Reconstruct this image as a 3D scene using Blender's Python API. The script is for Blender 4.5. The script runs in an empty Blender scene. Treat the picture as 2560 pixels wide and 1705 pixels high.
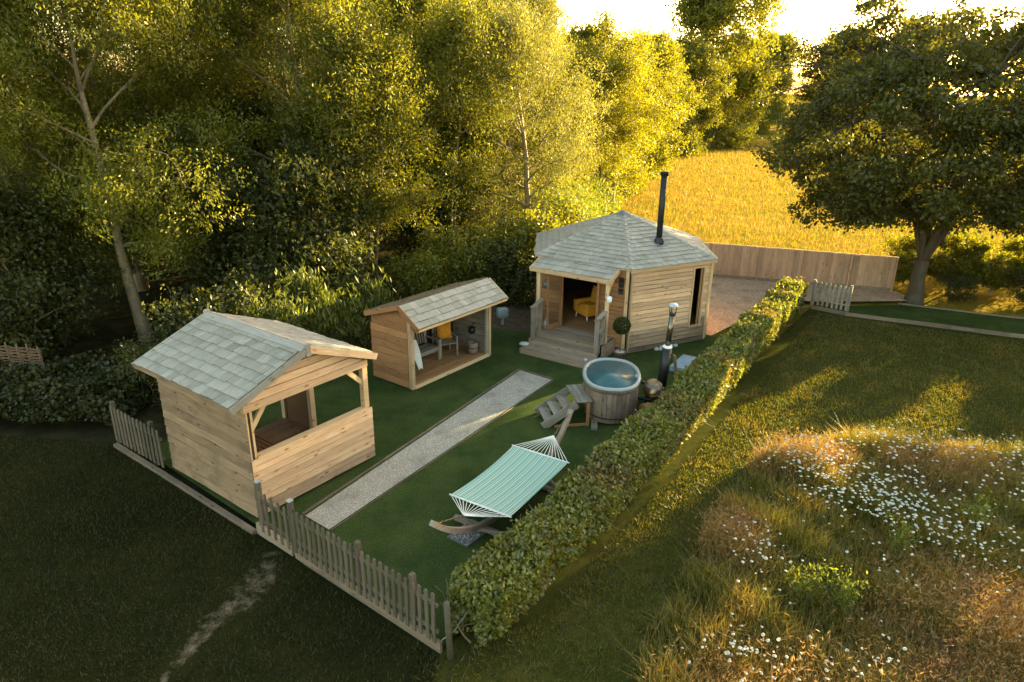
import bpy, math, random
import numpy as np
from mathutils import Vector, Matrix

random.seed(7)
rng = np.random.default_rng(11)
SC = bpy.context.scene
COL = SC.collection
R = math.radians

# ------------------------------------------------------------------ camera
PITCH, ROLL, CAM_H, FPX = R(20.3), R(0.7), 8.0, 1720.0
cam_d = bpy.data.cameras.new('camera')
cam_d.sensor_width = 36.0
cam_d.lens = FPX / 2560.0 * 36.0
cam_d.clip_start = 0.1
cam_d.clip_end = 2000.0
cam = bpy.data.objects.new('camera', cam_d)
COL.objects.link(cam)
fw = Vector((0, math.cos(PITCH), -math.sin(PITCH)))
rt0 = Vector((1, 0, 0))
up0 = rt0.cross(fw)
rt = rt0 * math.cos(ROLL) + up0 * math.sin(ROLL)
up = up0 * math.cos(ROLL) - rt0 * math.sin(ROLL)
M = Matrix((rt, up, -fw)).transposed().to_4x4()
M.translation = (0, 0, CAM_H)
cam.matrix_world = M
SC.camera = cam

# ------------------------------------------------------------------ sky, sun, exposure
SUN_AZ, SUN_EL = 40.0, 7.6            # azimuth counted from +X towards +Y
world = bpy.data.worlds.new('World')
SC.world = world
world.use_nodes = True
wn, wl = world.node_tree.nodes, world.node_tree.links
wn.clear()
sky = wn.new('ShaderNodeTexSky')
sky.sky_type = 'NISHITA'
sky.sun_disc = False
sky.sun_elevation = R(SUN_EL)
sky.sun_rotation = R(90.0 - SUN_AZ)
sky.dust_density = 2.0
sky.air_density = 1.0
sky.ozone_density = 1.0
tint = wn.new('ShaderNodeMix')
tint.data_type = 'RGBA'
tint.blend_type = 'MULTIPLY'
tint.inputs['Factor'].default_value = 1.0
tint.inputs['B'].default_value = (1.0, 0.875, 0.72, 1)
bg = wn.new('ShaderNodeBackground')
bg.inputs['Strength'].default_value = 0.115
wo = wn.new('ShaderNodeOutputWorld')
wl.new(sky.outputs['Color'], tint.inputs['A'])
wl.new(tint.outputs['Result'], bg.inputs['Color'])
wl.new(bg.outputs['Background'], wo.inputs['Surface'])

sun_d = bpy.data.lights.new('sun', 'SUN')
sun_d.energy = 5.0
sun_d.angle = R(0.5)
sun_d.color = (1.0, 0.77, 0.36)
sun = bpy.data.objects.new('sun', sun_d)
COL.objects.link(sun)
SV = Vector((math.cos(R(SUN_EL)) * math.cos(R(SUN_AZ)), math.cos(R(SUN_EL)) * math.sin(R(SUN_AZ)), math.sin(R(SUN_EL))))
sun.rotation_euler = SV.to_track_quat('Z', 'Y').to_euler()
sun.location = SV * 60

SC.view_settings.view_transform = 'Standard'
SC.view_settings.look = 'None'
SC.view_settings.gamma = 1.0
SC.view_settings.exposure = 3.55
SC.view_settings.use_curve_mapping = False
SC.render.engine = 'CYCLES'
SC.cycles.use_denoising = True
SC.cycles.max_bounces = 7
SC.cycles.transparent_max_bounces = 6
SC.cycles.sample_clamp_indirect = 6.0

# ------------------------------------------------------------------ helpers: objects
def link(o, parent=None):
    COL.objects.link(o)
    if parent is not None:
        o.parent = parent
    return o

def tag(o, label=None, cat=None, group=None, kind=None):
    if label: o['label'] = label
    if cat: o['category'] = cat
    if group: o['group'] = group
    if kind: o['kind'] = kind
    return o

def thing(name, label, cat, loc=(0, 0, 0), rz=0.0, group=None):
    o = bpy.data.objects.new(name, None)
    o.empty_display_size = 0.2
    link(o)
    o.location = loc
    o.rotation_euler = (0, 0, rz)
    return tag(o, label, cat, group)

def mesh(name, verts, faces, mat, smooth=False):
    me = bpy.data.meshes.new(name)
    me.from_pydata([tuple(v) for v in verts], [], faces)
    if mat: me.materials.append(mat)
    if smooth:
        me.polygons.foreach_set('use_smooth', [True] * len(me.polygons))
    me.update()
    return me

def ob(name, me, parent=None, loc=(0, 0, 0)):
    o = bpy.data.objects.new(name, me)
    link(o, parent)
    o.location = loc
    return o

def fast_mesh(name, V, F, mat, smooth=False):
    """V (n,3) array, F (m,k) array of equal-sized faces"""
    me = bpy.data.meshes.new(name)
    V = np.ascontiguousarray(V, dtype=np.float32)
    F = np.ascontiguousarray(F, dtype=np.int32)
    k = F.shape[1]
    me.vertices.add(len(V)); me.vertices.foreach_set('co', V.ravel())
    me.loops.add(F.size); me.loops.foreach_set('vertex_index', F.ravel())
    me.polygons.add(len(F))
    me.polygons.foreach_set('loop_start', np.arange(0, F.size, k, dtype=np.int32))
    try:
        me.polygons.foreach_set('loop_total', np.full(len(F), k, dtype=np.int32))
    except Exception:
        pass
    if smooth:
        me.polygons.foreach_set('use_smooth', np.ones(len(F), dtype=bool))
    if mat: me.materials.append(mat)
    me.update(calc_edges=True)
    return me

BOXF = [(0, 3, 2, 1), (4, 5, 6, 7), (0, 1, 5, 4), (1, 2, 6, 5), (2, 3, 7, 6), (3, 0, 4, 7)]
_box = {}
def box_mesh(l, w, h, mat):
    key = (round(l, 3), round(w, 3), round(h, 3), mat.name)
    if key not in _box:
        x, y, z = l / 2, w / 2, h / 2
        _box[key] = mesh('board', [(-x, -y, -z), (x, -y, -z), (x, y, -z), (-x, y, -z), (-x, -y, z), (x, -y, z), (x, y, z), (-x, y, z)], BOXF, mat)
    return _box[key]

def place(o, c, ax, upv):
    ax = Vector(ax).normalized()
    upv = Vector(upv)
    s = upv.cross(ax).normalized()
    u2 = ax.cross(s)
    m = Matrix((ax, s, u2)).transposed().to_4x4()
    m.translation = Vector(c)
    o.matrix_local = m

def bar(name, mat, parent, a, b, w, h, upv=(0, 0, 1)):
    a, b = Vector(a), Vector(b)
    if abs((b - a).normalized().dot(Vector(upv).normalized())) > 0.99:
        upv = (1, 0, 0)
    o = ob(name, box_mesh((b - a).length, w, h, mat), parent)
    place(o, (a + b) / 2, b - a, upv)
    return o

def block(name, mat, parent, x0, x1, y0, y1, z0, z1):
    """axis aligned box in the parent's frame, vertices in that frame's axes"""
    return bar(name, mat, parent, (x0, (y0 + y1) / 2, (z0 + z1) / 2), (x1, (y0 + y1) / 2, (z0 + z1) / 2), y1 - y0, z1 - z0)

def wboard(name, mat, parent, a, b, h, out, wav=0.0, t0=0.020, t1=0.036, seed=0):
    """feather-edged lap board: top edge from a to b, hanging h down, lower edge proud along out; wavy lower edge"""
    a, b, out = Vector(a), Vector(b), Vector(out).normalized()
    L = (b - a).length
    ax = (b - a).normalized()
    r = random.Random(seed)
    n = 6 if wav > 0 else 1
    V, F = [], []
    for i in range(n + 1):
        x = -L / 2 + L * i / n
        dz = -h + (r.uniform(-wav, wav) if wav else 0)
        V += [(x, 0, 0), (x, t0, 0), (x, t1, dz), (x, 0, dz)]
    for i in range(n):
        p, q = 4 * i, 4 * i + 4
        F += [(p, p + 1, q + 1, q), (p + 1, p + 2, q + 2, q + 1), (p + 2, p + 3, q + 3, q + 2), (p + 3, p, q, q + 3)]
    F += [(0, 3, 2, 1), (4 * n, 4 * n + 1, 4 * n + 2, 4 * n + 3)]
    o = ob(name, mesh(name, V, F, mat), parent)
    z = Vector((0, 0, 1))
    m = Matrix((ax, out, z)).transposed().to_4x4()
    m.translation = (a + b) / 2
    o.matrix_local = m
    return o

def tube_arrays(P, Rd, sides):
    P = np.asarray(P, float); n = len(P)
    T = np.gradient(P, axis=0); T /= (np.linalg.norm(T, axis=1, keepdims=True) + 1e-9)
    ref = np.array([0.31, 0.2, 0.93]) if abs(T[0] @ np.array([0.31, 0.2, 0.93])) < 0.9 else np.array([1.0, 0.1, 0])
    A = np.cross(T, ref); A /= (np.linalg.norm(A, axis=1, keepdims=True) + 1e-9)
    B = np.cross(T, A)
    th = np.linspace(0, 2 * np.pi, sides, endpoint=False)
    ring = A[:, None, :] * np.cos(th)[None, :, None] + B[:, None, :] * np.sin(th)[None, :, None]
    V = (P[:, None, :] + ring * np.asarray(Rd)[:, None, None]).reshape(-1, 3)
    i = np.arange(n - 1)[:, None] * sides; j = np.arange(sides)[None, :]; j2 = (j + 1) % sides
    F = np.stack([i + j, i + j2, i + sides + j2, i + sides + j], -1).reshape(-1, 4)
    return V, F

class Acc:
    def __init__(s): s.V, s.F, s.n = [], [], 0
    def add(s, V, F):
        s.V.append(V); s.F.append(F + s.n); s.n += len(V)
    def tube(s, P, Rd, sides=6): s.add(*tube_arrays(P, Rd, sides))
    def mesh(s, name, mat, smooth=False): return fast_mesh(name, np.concatenate(s.V), np.concatenate(s.F), mat, smooth)

def tube(name, mat, parent, P, r, sides=8, caps=True):
    Rd = [r] * len(P) if not hasattr(r, '__len__') else r
    V, F = tube_arrays(P, Rd, sides)
    F = [tuple(f) for f in F.tolist()]
    if caps:
        F.append(tuple(range(sides))[::-1]); n = len(V)
        F.append(tuple(range(n - sides, n)))
    return ob(name, mesh(name, V.tolist(), F, mat, True), parent)

def lathe(name, mat, parent, prof, seg=24, loc=(0, 0, 0), smooth=True, sx=1.0, sy=1.0, p=2.0):
    """profile [(r,z)...] turned round z; superellipse exponent p, stretched sx, sy"""
    V, F = [], []
    for (r, z) in prof:
        for k in range(seg):
            a = 2 * math.pi * k / seg
            ca, sa = math.cos(a), math.sin(a)
            x = math.copysign(abs(ca) ** (2 / p), ca); y = math.copysign(abs(sa) ** (2 / p), sa)
            V.append((r * x * sx, r * y * sy, z))
    for i in range(len(prof) - 1):
        for k in range(seg):
            k2 = (k + 1) % seg
            F.append((i * seg + k, i * seg + k2, (i + 1) * seg + k2, (i + 1) * seg + k))
    if prof[0][0] > 1e-4: F.append(tuple(range(seg))[::-1])
    if prof[-1][0] > 1e-4: F.append(tuple(range((len(prof) - 1) * seg, len(prof) * seg)))
    return ob(name, mesh(name, V, F, mat, smooth), parent, loc)

# ------------------------------------------------------------------ helpers: materials
def newmat(name):
    m = bpy.data.materials.new(name)
    m.use_nodes = True
    nt = m.node_tree
    nt.nodes.clear()
    out = nt.nodes.new('ShaderNodeOutputMaterial')
    return m, nt, out

def N(nt, t, **kw):
    n = nt.nodes.new(t)
    for k, v in kw.items():
        if k.startswith('i_'):
            n.inputs[k[2:].replace('_', ' ')].default_value = v
        else:
            setattr(n, k, v)
    return n

def mixc(nt, a, b, fac, blend='MIX'):
    m = nt.nodes.new('ShaderNodeMix'); m.data_type = 'RGBA'; m.blend_type = blend
    for sock, v in (('A', a), ('B', b)):
        if isinstance(v, tuple): m.inputs[sock].default_value = v if len(v) == 4 else (*v, 1)
        else: nt.links.new(v, m.inputs[sock])
    if isinstance(fac, (int, float)): m.inputs['Factor'].default_value = fac
    else: nt.links.new(fac, m.inputs['Factor'])
    return m.outputs['Result']

def ramp(nt, src, p0, p1):
    r = nt.nodes.new('ShaderNodeMapRange')
    r.inputs['From Min'].default_value = p0; r.inputs['From Max'].default_value = p1
    nt.links.new(src, r.inputs['Value'])
    return r.outputs['Result']

def noise(nt, vec, scale, detail=3.0, rough=0.55, dist=0.0):
    n = N(nt, 'ShaderNodeTexNoise')
    n.inputs['Scale'].default_value = scale; n.inputs['Detail'].default_value = detail
    n.inputs['Roughness'].default_value = rough; n.inputs['Distortion'].default_value = dist
    if vec is not None: nt.links.new(vec, n.inputs['Vector'])
    return n.outputs['Fac']

def wood(name, light, dark, stain, stain_amt=0.5, knots=True, tintvar=0.22, rough=0.75, grain=(1.6, 30, 30)):
    m, nt, out = newmat(name)
    tc = N(nt, 'ShaderNodeTexCoord'); oi = N(nt, 'ShaderNodeObjectInfo')
    off = N(nt, 'ShaderNodeVectorMath', operation='SCALE'); off.inputs[0].default_value = (37.0, 11.0, 23.0)
    nt.links.new(oi.outputs['Random'], off.inputs['Scale'])
    add = N(nt, 'ShaderNodeVectorMath', operation='ADD')
    nt.links.new(tc.outputs['Object'], add.inputs[0]); nt.links.new(off.outputs[0], add.inputs[1])
    mp = N(nt, 'ShaderNodeMapping'); mp.inputs['Scale'].default_value = grain
    nt.links.new(add.outputs[0], mp.inputs['Vector'])
    g = noise(nt, mp.outputs[0], 1.0, 5.0, 0.6, 0.6)
    c = mixc(nt, dark, light, ramp(nt, g, 0.3, 0.68))
    s = noise(nt, add.outputs[0], 1.7, 4.0, 0.6)
    sm = N(nt, 'ShaderNodeMath', operation='MULTIPLY'); nt.links.new(ramp(nt, s, 0.48, 0.72), sm.inputs[0]); sm.inputs[1].default_value = stain_amt
    c = mixc(nt, c, stain, sm.outputs[0])
    if knots:
        mk = N(nt, 'ShaderNodeMapping'); mk.inputs['Scale'].default_value = (2.6, 7.0, 7.0)
        nt.links.new(add.outputs[0], mk.inputs['Vector'])
        vo = N(nt, 'ShaderNodeTexVoronoi'); vo.inputs['Scale'].default_value = 1.0
        nt.links.new(mk.outputs[0], vo.inputs['Vector'])
        kn = ramp(nt, vo.outputs['Distance'], 0.20, 0.07)
        c = mixc(nt, c, tuple(x * y for x, y in zip(dark, (0.6, 0.4, 0.28))), kn)
    tv = N(nt, 'ShaderNodeMapRange'); tv.inputs['To Min'].default_value = 1 - tintvar; tv.inputs['To Max'].default_value = 1 + tintvar * 0.7
    nt.links.new(oi.outputs['Random'], tv.inputs['Value'])
    hs = N(nt, 'ShaderNodeHueSaturation'); nt.links.new(tv.outputs[0], hs.inputs['Value']); nt.links.new(c, hs.inputs['Color'])
    b = N(nt, 'ShaderNodeBsdfPrincipled'); b.inputs['Roughness'].default_value = rough
    b.inputs['Specular IOR Level'].default_value = 0.25
    nt.links.new(hs.outputs[0], b.inputs['Base Color'])
    bp = N(nt, 'ShaderNodeBump'); bp.inputs['Strength'].default_value = 0.35; bp.inputs['Distance'].default_value = 0.01
    nt.links.new(g, bp.inputs['Height']); nt.links.new(bp.outputs[0], b.inputs['Normal'])
    nt.links.new(b.outputs[0], out.inputs['Surface'])
    return m

def plain(name, col, rough=0.6, metal=0.0, var=0.12, scale=9.0, spec=0.4, bump=0.0):
    m, nt, out = newmat(name)
    tc = N(nt, 'ShaderNodeTexCoord')
    n = noise(nt, tc.outputs['Object'], scale, 4.0)
    c = mixc(nt, tuple(x * (1 - var) for x in col), tuple(min(1, x * (1 + var)) for x in col), ramp(nt, n, 0.3, 0.7))
    b = N(nt, 'ShaderNodeBsdfPrincipled'); b.inputs['Roughness'].default_value = rough; b.inputs['Metallic'].default_value = metal
    b.inputs['Specular IOR Level'].default_value = spec
    nt.links.new(c, b.inputs['Base Color'])
    if bump:
        bp = N(nt, 'ShaderNodeBump'); bp.inputs['Strength'].default_value = 0.5; bp.inputs['Distance'].default_value = bump
        nt.links.new(n, bp.inputs['Height']); nt.links.new(bp.outputs[0], b.inputs['Normal'])
    nt.links.new(b.outputs[0], out.inputs['Surface'])
    return m

def leafmat(name, c1, c2, c3=None, trans=0.45, gloss=0.025, tcol=(1.3, 1.2, 0.35)):
    m, nt, out = newmat(name)
    ge = N(nt, 'ShaderNodeNewGeometry'); oi = N(nt, 'ShaderNodeObjectInfo')
    c = mixc(nt, c1, c2, ge.outputs['Random Per Island'])
    if c3:
        tc = N(nt, 'ShaderNodeTexCoord')
        c = mixc(nt, c, c3, ramp(nt, noise(nt, tc.outputs['Object'], 0.9, 2.0), 0.5, 0.68))
    hs = N(nt, 'ShaderNodeHueSaturation')
    tv = N(nt, 'ShaderNodeMapRange'); tv.inputs['To Min'].default_value = 0.85; tv.inputs['To Max'].default_value = 1.12
    nt.links.new(oi.outputs['Random'], tv.inputs['Value']); nt.links.new(tv.outputs[0], hs.inputs['Value']); nt.links.new(c, hs.inputs['Color'])
    c = hs.outputs[0]
    d = N(nt, 'ShaderNodeBsdfDiffuse'); nt.links.new(c, d.inputs['Color'])
    t = N(nt, 'ShaderNodeBsdfTranslucent'); nt.links.new(mixc(nt, c, tcol, 1.0, 'MULTIPLY'), t.inputs['Color'])
    mx = N(nt, 'ShaderNodeMixShader'); mx.inputs[0].default_value = trans
    nt.links.new(d.outputs[0], mx.inputs[1]); nt.links.new(t.outputs[0], mx.inputs[2])
    g = N(nt, 'ShaderNodeBsdfGlossy'); g.inputs['Roughness'].default_value = 0.45
    m2 = N(nt, 'ShaderNodeMixShader'); m2.inputs[0].default_value = gloss
    nt.links.new(mx.outputs[0], m2.inputs[1]); nt.links.new(g.outputs[0], m2.inputs[2])
    nt.links.new(m2.outputs[0], out.inputs['Surface'])
    return m

def groundmat(name, cols, scales, rough=0.95, bump=0.02, bscale=40.0, spec=0.0):
    """cols: base, then (colour, lo, hi) layers, each with its own noise scale"""
    m, nt, out = newmat(name)
    tc = N(nt, 'ShaderNodeTexCoord')
    c = cols[0]
    for (col, lo, hi), s in zip(cols[1:], scales):
        c = mixc(nt, c, col, ramp(nt, noise(nt, tc.outputs['Object'], s, 5.0, 0.62), lo, hi))
    b = N(nt, 'ShaderNodeBsdfPrincipled'); b.inputs['Roughness'].default_value = rough; b.inputs['Specular IOR Level'].default_value = spec
    nt.links.new(c, b.inputs['Base Color'])
    bp = N(nt, 'ShaderNodeBump'); bp.inputs['Strength'].default_value = 0.6; bp.inputs['Distance'].default_value = bump
    nt.links.new(noise(nt, tc.outputs['Object'], bscale, 4.0, 0.7), bp.inputs['Height']); nt.links.new(bp.outputs[0], b.inputs['Normal'])
    nt.links.new(b.outputs[0], out.inputs['Surface'])
    return m

def gravelmat(name, a, b_, c_, scale):
    m, nt, out = newmat(name)
    tc = N(nt, 'ShaderNodeTexCoord')
    vo = N(nt, 'ShaderNodeTexVoronoi'); vo.inputs['Scale'].default_value = scale
    nt.links.new(tc.outputs['Object'], vo.inputs['Vector'])
    sp = N(nt, 'ShaderNodeSeparateColor'); nt.links.new(vo.outputs['Color'], sp.inputs[0])
    c = mixc(nt, a, b_, sp.outputs[0])
    c = mixc(nt, c, c_, ramp(nt, sp.outputs[1], 0.72, 0.95))
    c = mixc(nt, c, tuple(x * 0.5 for x in a), ramp(nt, vo.outputs['Distance'], 0.45, 0.75))
    c = mixc(nt, c, tuple(x * 0.55 for x in b_), ramp(nt, noise(nt, tc.outputs['Object'], 1.3, 4.0), 0.52, 0.8))
    b = N(nt, 'ShaderNodeBsdfPrincipled'); b.inputs['Roughness'].default_value = 0.9; b.inputs['Specular IOR Level'].default_value = 0.2
    nt.links.new(c, b.inputs['Base Color'])
    bp = N(nt, 'ShaderNodeBump'); bp.inputs['Strength'].default_value = 1.0; bp.inputs['Distance'].default_value = 0.02; bp.invert = True
    nt.links.new(vo.outputs['Distance'], bp.inputs['Height']); nt.links.new(bp.outputs[0], b.inputs['Normal'])
    nt.links.new(b.outputs[0], out.inputs['Surface'])
    return m

W_LARCH = wood('pale_larch', (0.61, 0.425, 0.26), (0.47, 0.285, 0.15), (0.41, 0.245, 0.13), 0.5)
W_LOW = wood('splashed_larch', (0.42, 0.29, 0.18), (0.29, 0.185, 0.11), (0.17, 0.115, 0.07), 0.7)
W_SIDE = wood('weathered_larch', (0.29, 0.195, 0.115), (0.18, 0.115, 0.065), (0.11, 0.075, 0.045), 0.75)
W_ORANGE = wood('orange_larch', (0.38, 0.19, 0.08), (0.26, 0.12, 0.045), (0.20, 0.10, 0.05), 0.5)
W_BACK = wood('dark_backing', (0.05, 0.032, 0.02), (0.03, 0.02, 0.012), (0.03, 0.02, 0.014), 0.5)
W_POST = wood('fresh_post_timber', (0.58, 0.42, 0.245), (0.46, 0.30, 0.15), (0.34, 0.21, 0.10), 0.3)
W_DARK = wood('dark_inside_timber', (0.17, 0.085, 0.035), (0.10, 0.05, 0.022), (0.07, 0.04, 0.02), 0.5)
W_FLOOR = wood('golden_floor', (0.36, 0.20, 0.08), (0.26, 0.13, 0.05), (0.20, 0.11, 0.05), 0.4)
W_DECK = wood('grey_deck_board', (0.31, 0.235, 0.165), (0.22, 0.16, 0.105), (0.16, 0.12, 0.085), 0.6)
W_GREY = wood('silver_grey_timber', (0.27, 0.235, 0.185), (0.17, 0.145, 0.11), (0.12, 0.10, 0.075), 0.6)
W_PICK = wood('weathered_picket', (0.125, 0.10, 0.07), (0.075, 0.06, 0.04), (0.06, 0.06, 0.04), 0.6)
W_FENCE = wood('fence_board', (0.42, 0.275, 0.175), (0.30, 0.185, 0.11), (0.22, 0.15, 0.10), 0.6)
W_EDGE = wood('edging_board', (0.20, 0.15, 0.10), (0.12, 0.09, 0.06), (0.08, 0.065, 0.045), 0.7)
W_TUB = wood('tub_stave', (0.24, 0.175, 0.125), (0.14, 0.10, 0.07), (0.075, 0.06, 0.048), 0.7, tintvar=0.25)
W_SHING = wood('silver_shingle', (0.34, 0.32, 0.26), (0.24, 0.225, 0.185), (0.18, 0.165, 0.12), 0.6, knots=False, tintvar=0.14, rough=0.6, grain=(30, 3, 30))
W_RIDGE = wood('ridge_board', (0.33, 0.31, 0.27), (0.24, 0.22, 0.18), (0.20, 0.18, 0.14), 0.5)
W_MOSSROOF = wood('mossy_shingle', (0.11, 0.085, 0.05), (0.07, 0.05, 0.03), (0.12, 0.10, 0.03), 0.6, knots=False)
W_WATTLE = wood('wattle_rod', (0.21, 0.13, 0.075), (0.12, 0.075, 0.04), (0.09, 0.06, 0.035), 0.5)
W_ARC = wood('hammock_beam', (0.27, 0.22, 0.17), (0.19, 0.15, 0.11), (0.22, 0.10, 0.04), 0.6)
M_BLACK = plain('black_metal', (0.018, 0.019, 0.02), 0.45, 0.3)
M_STEEL = plain('smoky_steel', (0.16, 0.13, 0.10), 0.22, 0.9)
M_BRASS = plain('browned_steel', (0.33, 0.22, 0.11), 0.32, 0.85, 0.3)
M_WHITE = plain('white_paint', (0.72, 0.72, 0.68), 0.5)
M_CAP = plain('post_cap', (0.42, 0.46, 0.46), 0.35, 0.4)
M_LINER = plain('acrylic_liner', (0.22, 0.255, 0.245), 0.25, 0.0, 0.05)
M_SHELL = plain('teal_shell', (0.03, 0.09, 0.10), 0.35, 0.0, 0.15, 3.0)
M_ROPE = plain('cotton_rope', (0.72, 0.70, 0.62), 0.9)
M_MUSTARD = plain('mustard_cloth', (0.60, 0.27, 0.02), 0.9, 0, 0.15, 25)
M_CUSH = plain('orange_cushion_cloth', (0.50, 0.20, 0.012), 0.9, 0, 0.2, 18)
M_BLANKET = plain('pale_blanket', (0.58, 0.60, 0.56), 0.95, 0, 0.12, 14)
M_COVER = plain('blue_cover', (0.22, 0.31, 0.36), 0.6)
M_STONE = plain('pale_stone', (0.42, 0.40, 0.35), 0.85, 0, 0.2, 7, 0.3, 0.01)
M_POT = plain('clay_pot', (0.17, 0.10, 0.075), 0.8, 0, 0.2)
M_BOX = plain('pale_plastic', (0.20, 0.235, 0.23), 0.5)
M_LEAD = plain('lead_cap', (0.12, 0.125, 0.12), 0.5, 0.2)
M_DARK = plain('dark_interior', (0.035, 0.026, 0.02), 0.8)
M_GREYFAB = plain('charcoal_cloth', (0.05, 0.052, 0.05), 0.9)

# glass
M_GLASS, nt, out = newmat('window_glass')
gl = N(nt, 'ShaderNodeBsdfPrincipled'); gl.inputs['Base Color'].default_value = (0.9, 0.95, 0.95, 1)
gl.inputs['Roughness'].default_value = 0.03; gl.inputs['Transmission Weight'].default_value = 1.0; gl.inputs['IOR'].default_value = 1.1
nt.links.new(gl.outputs[0], out.inputs['Surface'])
# tub water
M_WATER, nt, out = newmat('tub_water')
wb = N(nt, 'ShaderNodeBsdfPrincipled'); wb.inputs['Base Color'].default_value = (0.35, 0.70, 0.74, 1)
wb.inputs['Roughness'].default_value = 0.06; wb.inputs['Transmission Weight'].default_value = 1.0; wb.inputs['IOR'].default_value = 1.33
tc = N(nt, 'ShaderNodeTexCoord'); bp = N(nt, 'ShaderNodeBump'); bp.inputs['Strength'].default_value = 0.12; bp.inputs['Distance'].default_value = 0.03
nt.links.new(noise(nt, tc.outputs['Object'], 5.0, 2.0), bp.inputs['Height']); nt.links.new(bp.outputs[0], wb.inputs['Normal'])
nt.links.new(wb.outputs[0], out.inputs['Surface'])
# hammock cloth: woven stripes along the bed (printed pattern)
M_HAMM, nt, out = newmat('striped_hammock_cloth')
tc = N(nt, 'ShaderNodeTexCoord'); sp = N(nt, 'ShaderNodeSeparateXYZ'); nt.links.new(tc.outputs['Object'], sp.inputs[0])
ml = N(nt, 'ShaderNodeMath', operation='MULTIPLY'); nt.links.new(sp.outputs['Y'], ml.inputs[0]); ml.inputs[1].default_value = 6.9
fr = N(nt, 'ShaderNodeMath', operation='FRACT'); nt.links.new(ml.outputs[0], fr.inputs[0])
cr = N(nt, 'ShaderNodeValToRGB'); cr.color_ramp.interpolation = 'CONSTANT'
e = cr.color_ramp.elements
stops = [(0.0, (0.15, 0.33, 0.245)), (0.20, (0.38, 0.47, 0.40)), (0.27, (0.06, 0.08, 0.08)), (0.33, (0.24, 0.41, 0.325)), (0.46, (0.50, 0.52, 0.45)), (0.56, (0.17, 0.35, 0.26)), (0.73, (0.07, 0.09, 0.09)), (0.78, (0.48, 0.52, 0.45)), (0.88, (0.21, 0.38, 0.29))]
e[0].position, e[0].color = stops[0][0], (*stops[0][1], 1)
e[1].position, e[1].color = stops[1][0], (*stops[1][1], 1)
for p, cc in stops[2:]:
    x = e.new(p); x.color = (*cc, 1)
nt.links.new(fr.outputs[0], cr.inputs[0])
hb = N(nt, 'ShaderNodeBsdfPrincipled'); hb.inputs['Roughness'].default_value = 0.9; nt.links.new(cr.outputs[0], hb.inputs['Base Color'])
nt.links.new(hb.outputs[0], out.inputs['Surface'])

# vegetation materials
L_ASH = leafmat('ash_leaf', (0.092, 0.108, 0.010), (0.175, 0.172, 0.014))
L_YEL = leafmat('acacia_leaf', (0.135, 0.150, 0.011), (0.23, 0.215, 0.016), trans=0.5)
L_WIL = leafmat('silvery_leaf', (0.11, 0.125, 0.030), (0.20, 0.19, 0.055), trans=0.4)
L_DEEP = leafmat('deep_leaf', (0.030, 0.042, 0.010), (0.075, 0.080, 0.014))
L_OAK = leafmat('oak_leaf', (0.044, 0.052, 0.011), (0.095, 0.094, 0.016), trans=0.42)
L_FAR = leafmat('far_leaf', (0.095, 0.108, 0.010), (0.165, 0.160, 0.014))
L_HEDGE = leafmat('hornbeam_leaf', (0.10, 0.128, 0.017), (0.21, 0.215, 0.026), (0.15, 0.12, 0.028), trans=0.4, gloss=0.05)
L_LAUR = leafmat('laurel_leaf', (0.045, 0.065, 0.011), (0.10, 0.115, 0.018), trans=0.35)
L_IVY = leafmat('ivy_leaf', (0.018, 0.026, 0.006), (0.05, 0.052, 0.010), trans=0.25)
L_TOPI = leafmat('box_leaf', (0.035, 0.055, 0.010), (0.075, 0.09, 0.016))
L_BAMB = leafmat('bamboo_leaf', (0.09, 0.13, 0.018), (0.17, 0.19, 0.03), trans=0.5)
G_LAWN = leafmat('lawn_blade', (0.050, 0.058, 0.009), (0.125, 0.115, 0.016), (0.16, 0.125, 0.022), trans=0.45, gloss=0.03)
G_LAWN_SHADED = leafmat('shade_painted_blade', (0.020, 0.025, 0.005), (0.052, 0.050, 0.010), (0.06, 0.048, 0.013), trans=0.3, gloss=0.02)  # lawn blades darkened so their colour carries the shade on the left
G_MEAD = leafmat('meadow_blade', (0.080, 0.098, 0.011), (0.20, 0.18, 0.028), (0.22, 0.17, 0.035), trans=0.45, gloss=0.04, tcol=(1.3, 1.05, 0.5))
G_DRY = leafmat('dry_blade', (0.24, 0.155, 0.045), (0.34, 0.23, 0.085), (0.25, 0.15, 0.08), trans=0.4, tcol=(1.2, 1.0, 0.6))
G_FIELD = leafmat('field_blade', (0.15, 0.125, 0.020), (0.21, 0.15, 0.030), (0.11, 0.118, 0.014), trans=0.5, tcol=(1.3, 1.05, 0.4))
M_PETAL = leafmat('white_petal', (0.42, 0.44, 0.36), (0.62, 0.63, 0.55), trans=0.3, tcol=(1, 1, 0.95))
M_BARK = wood('ash_bark', (0.26, 0.20, 0.12), (0.14, 0.105, 0.06), (0.07, 0.075, 0.03), 0.6, knots=False, grain=(6, 6, 2))
M_BARKD = wood('oak_bark', (0.10, 0.075, 0.05), (0.05, 0.038, 0.026), (0.05, 0.05, 0.025), 0.6, knots=False, grain=(7, 7, 2))
GD_TURF = groundmat('garden_turf', [(0.036, 0.055, 0.016), ((0.072, 0.092, 0.026), 0.38, 0.7), ((0.018, 0.031, 0.009), 0.45, 0.72), ((0.06, 0.07, 0.026), 0.55, 0.8)], [0.9, 26.0, 3.5], bump=0.02, bscale=120)
GD_LAWN = groundmat('mown_lawn', [(0.038, 0.042, 0.010), ((0.066, 0.060, 0.014), 0.42, 0.66), ((0.026, 0.030, 0.008), 0.5, 0.7), ((0.11, 0.085, 0.03), 0.6, 0.78)], [0.5, 9.0, 2.2], bump=0.04, bscale=35)
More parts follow.
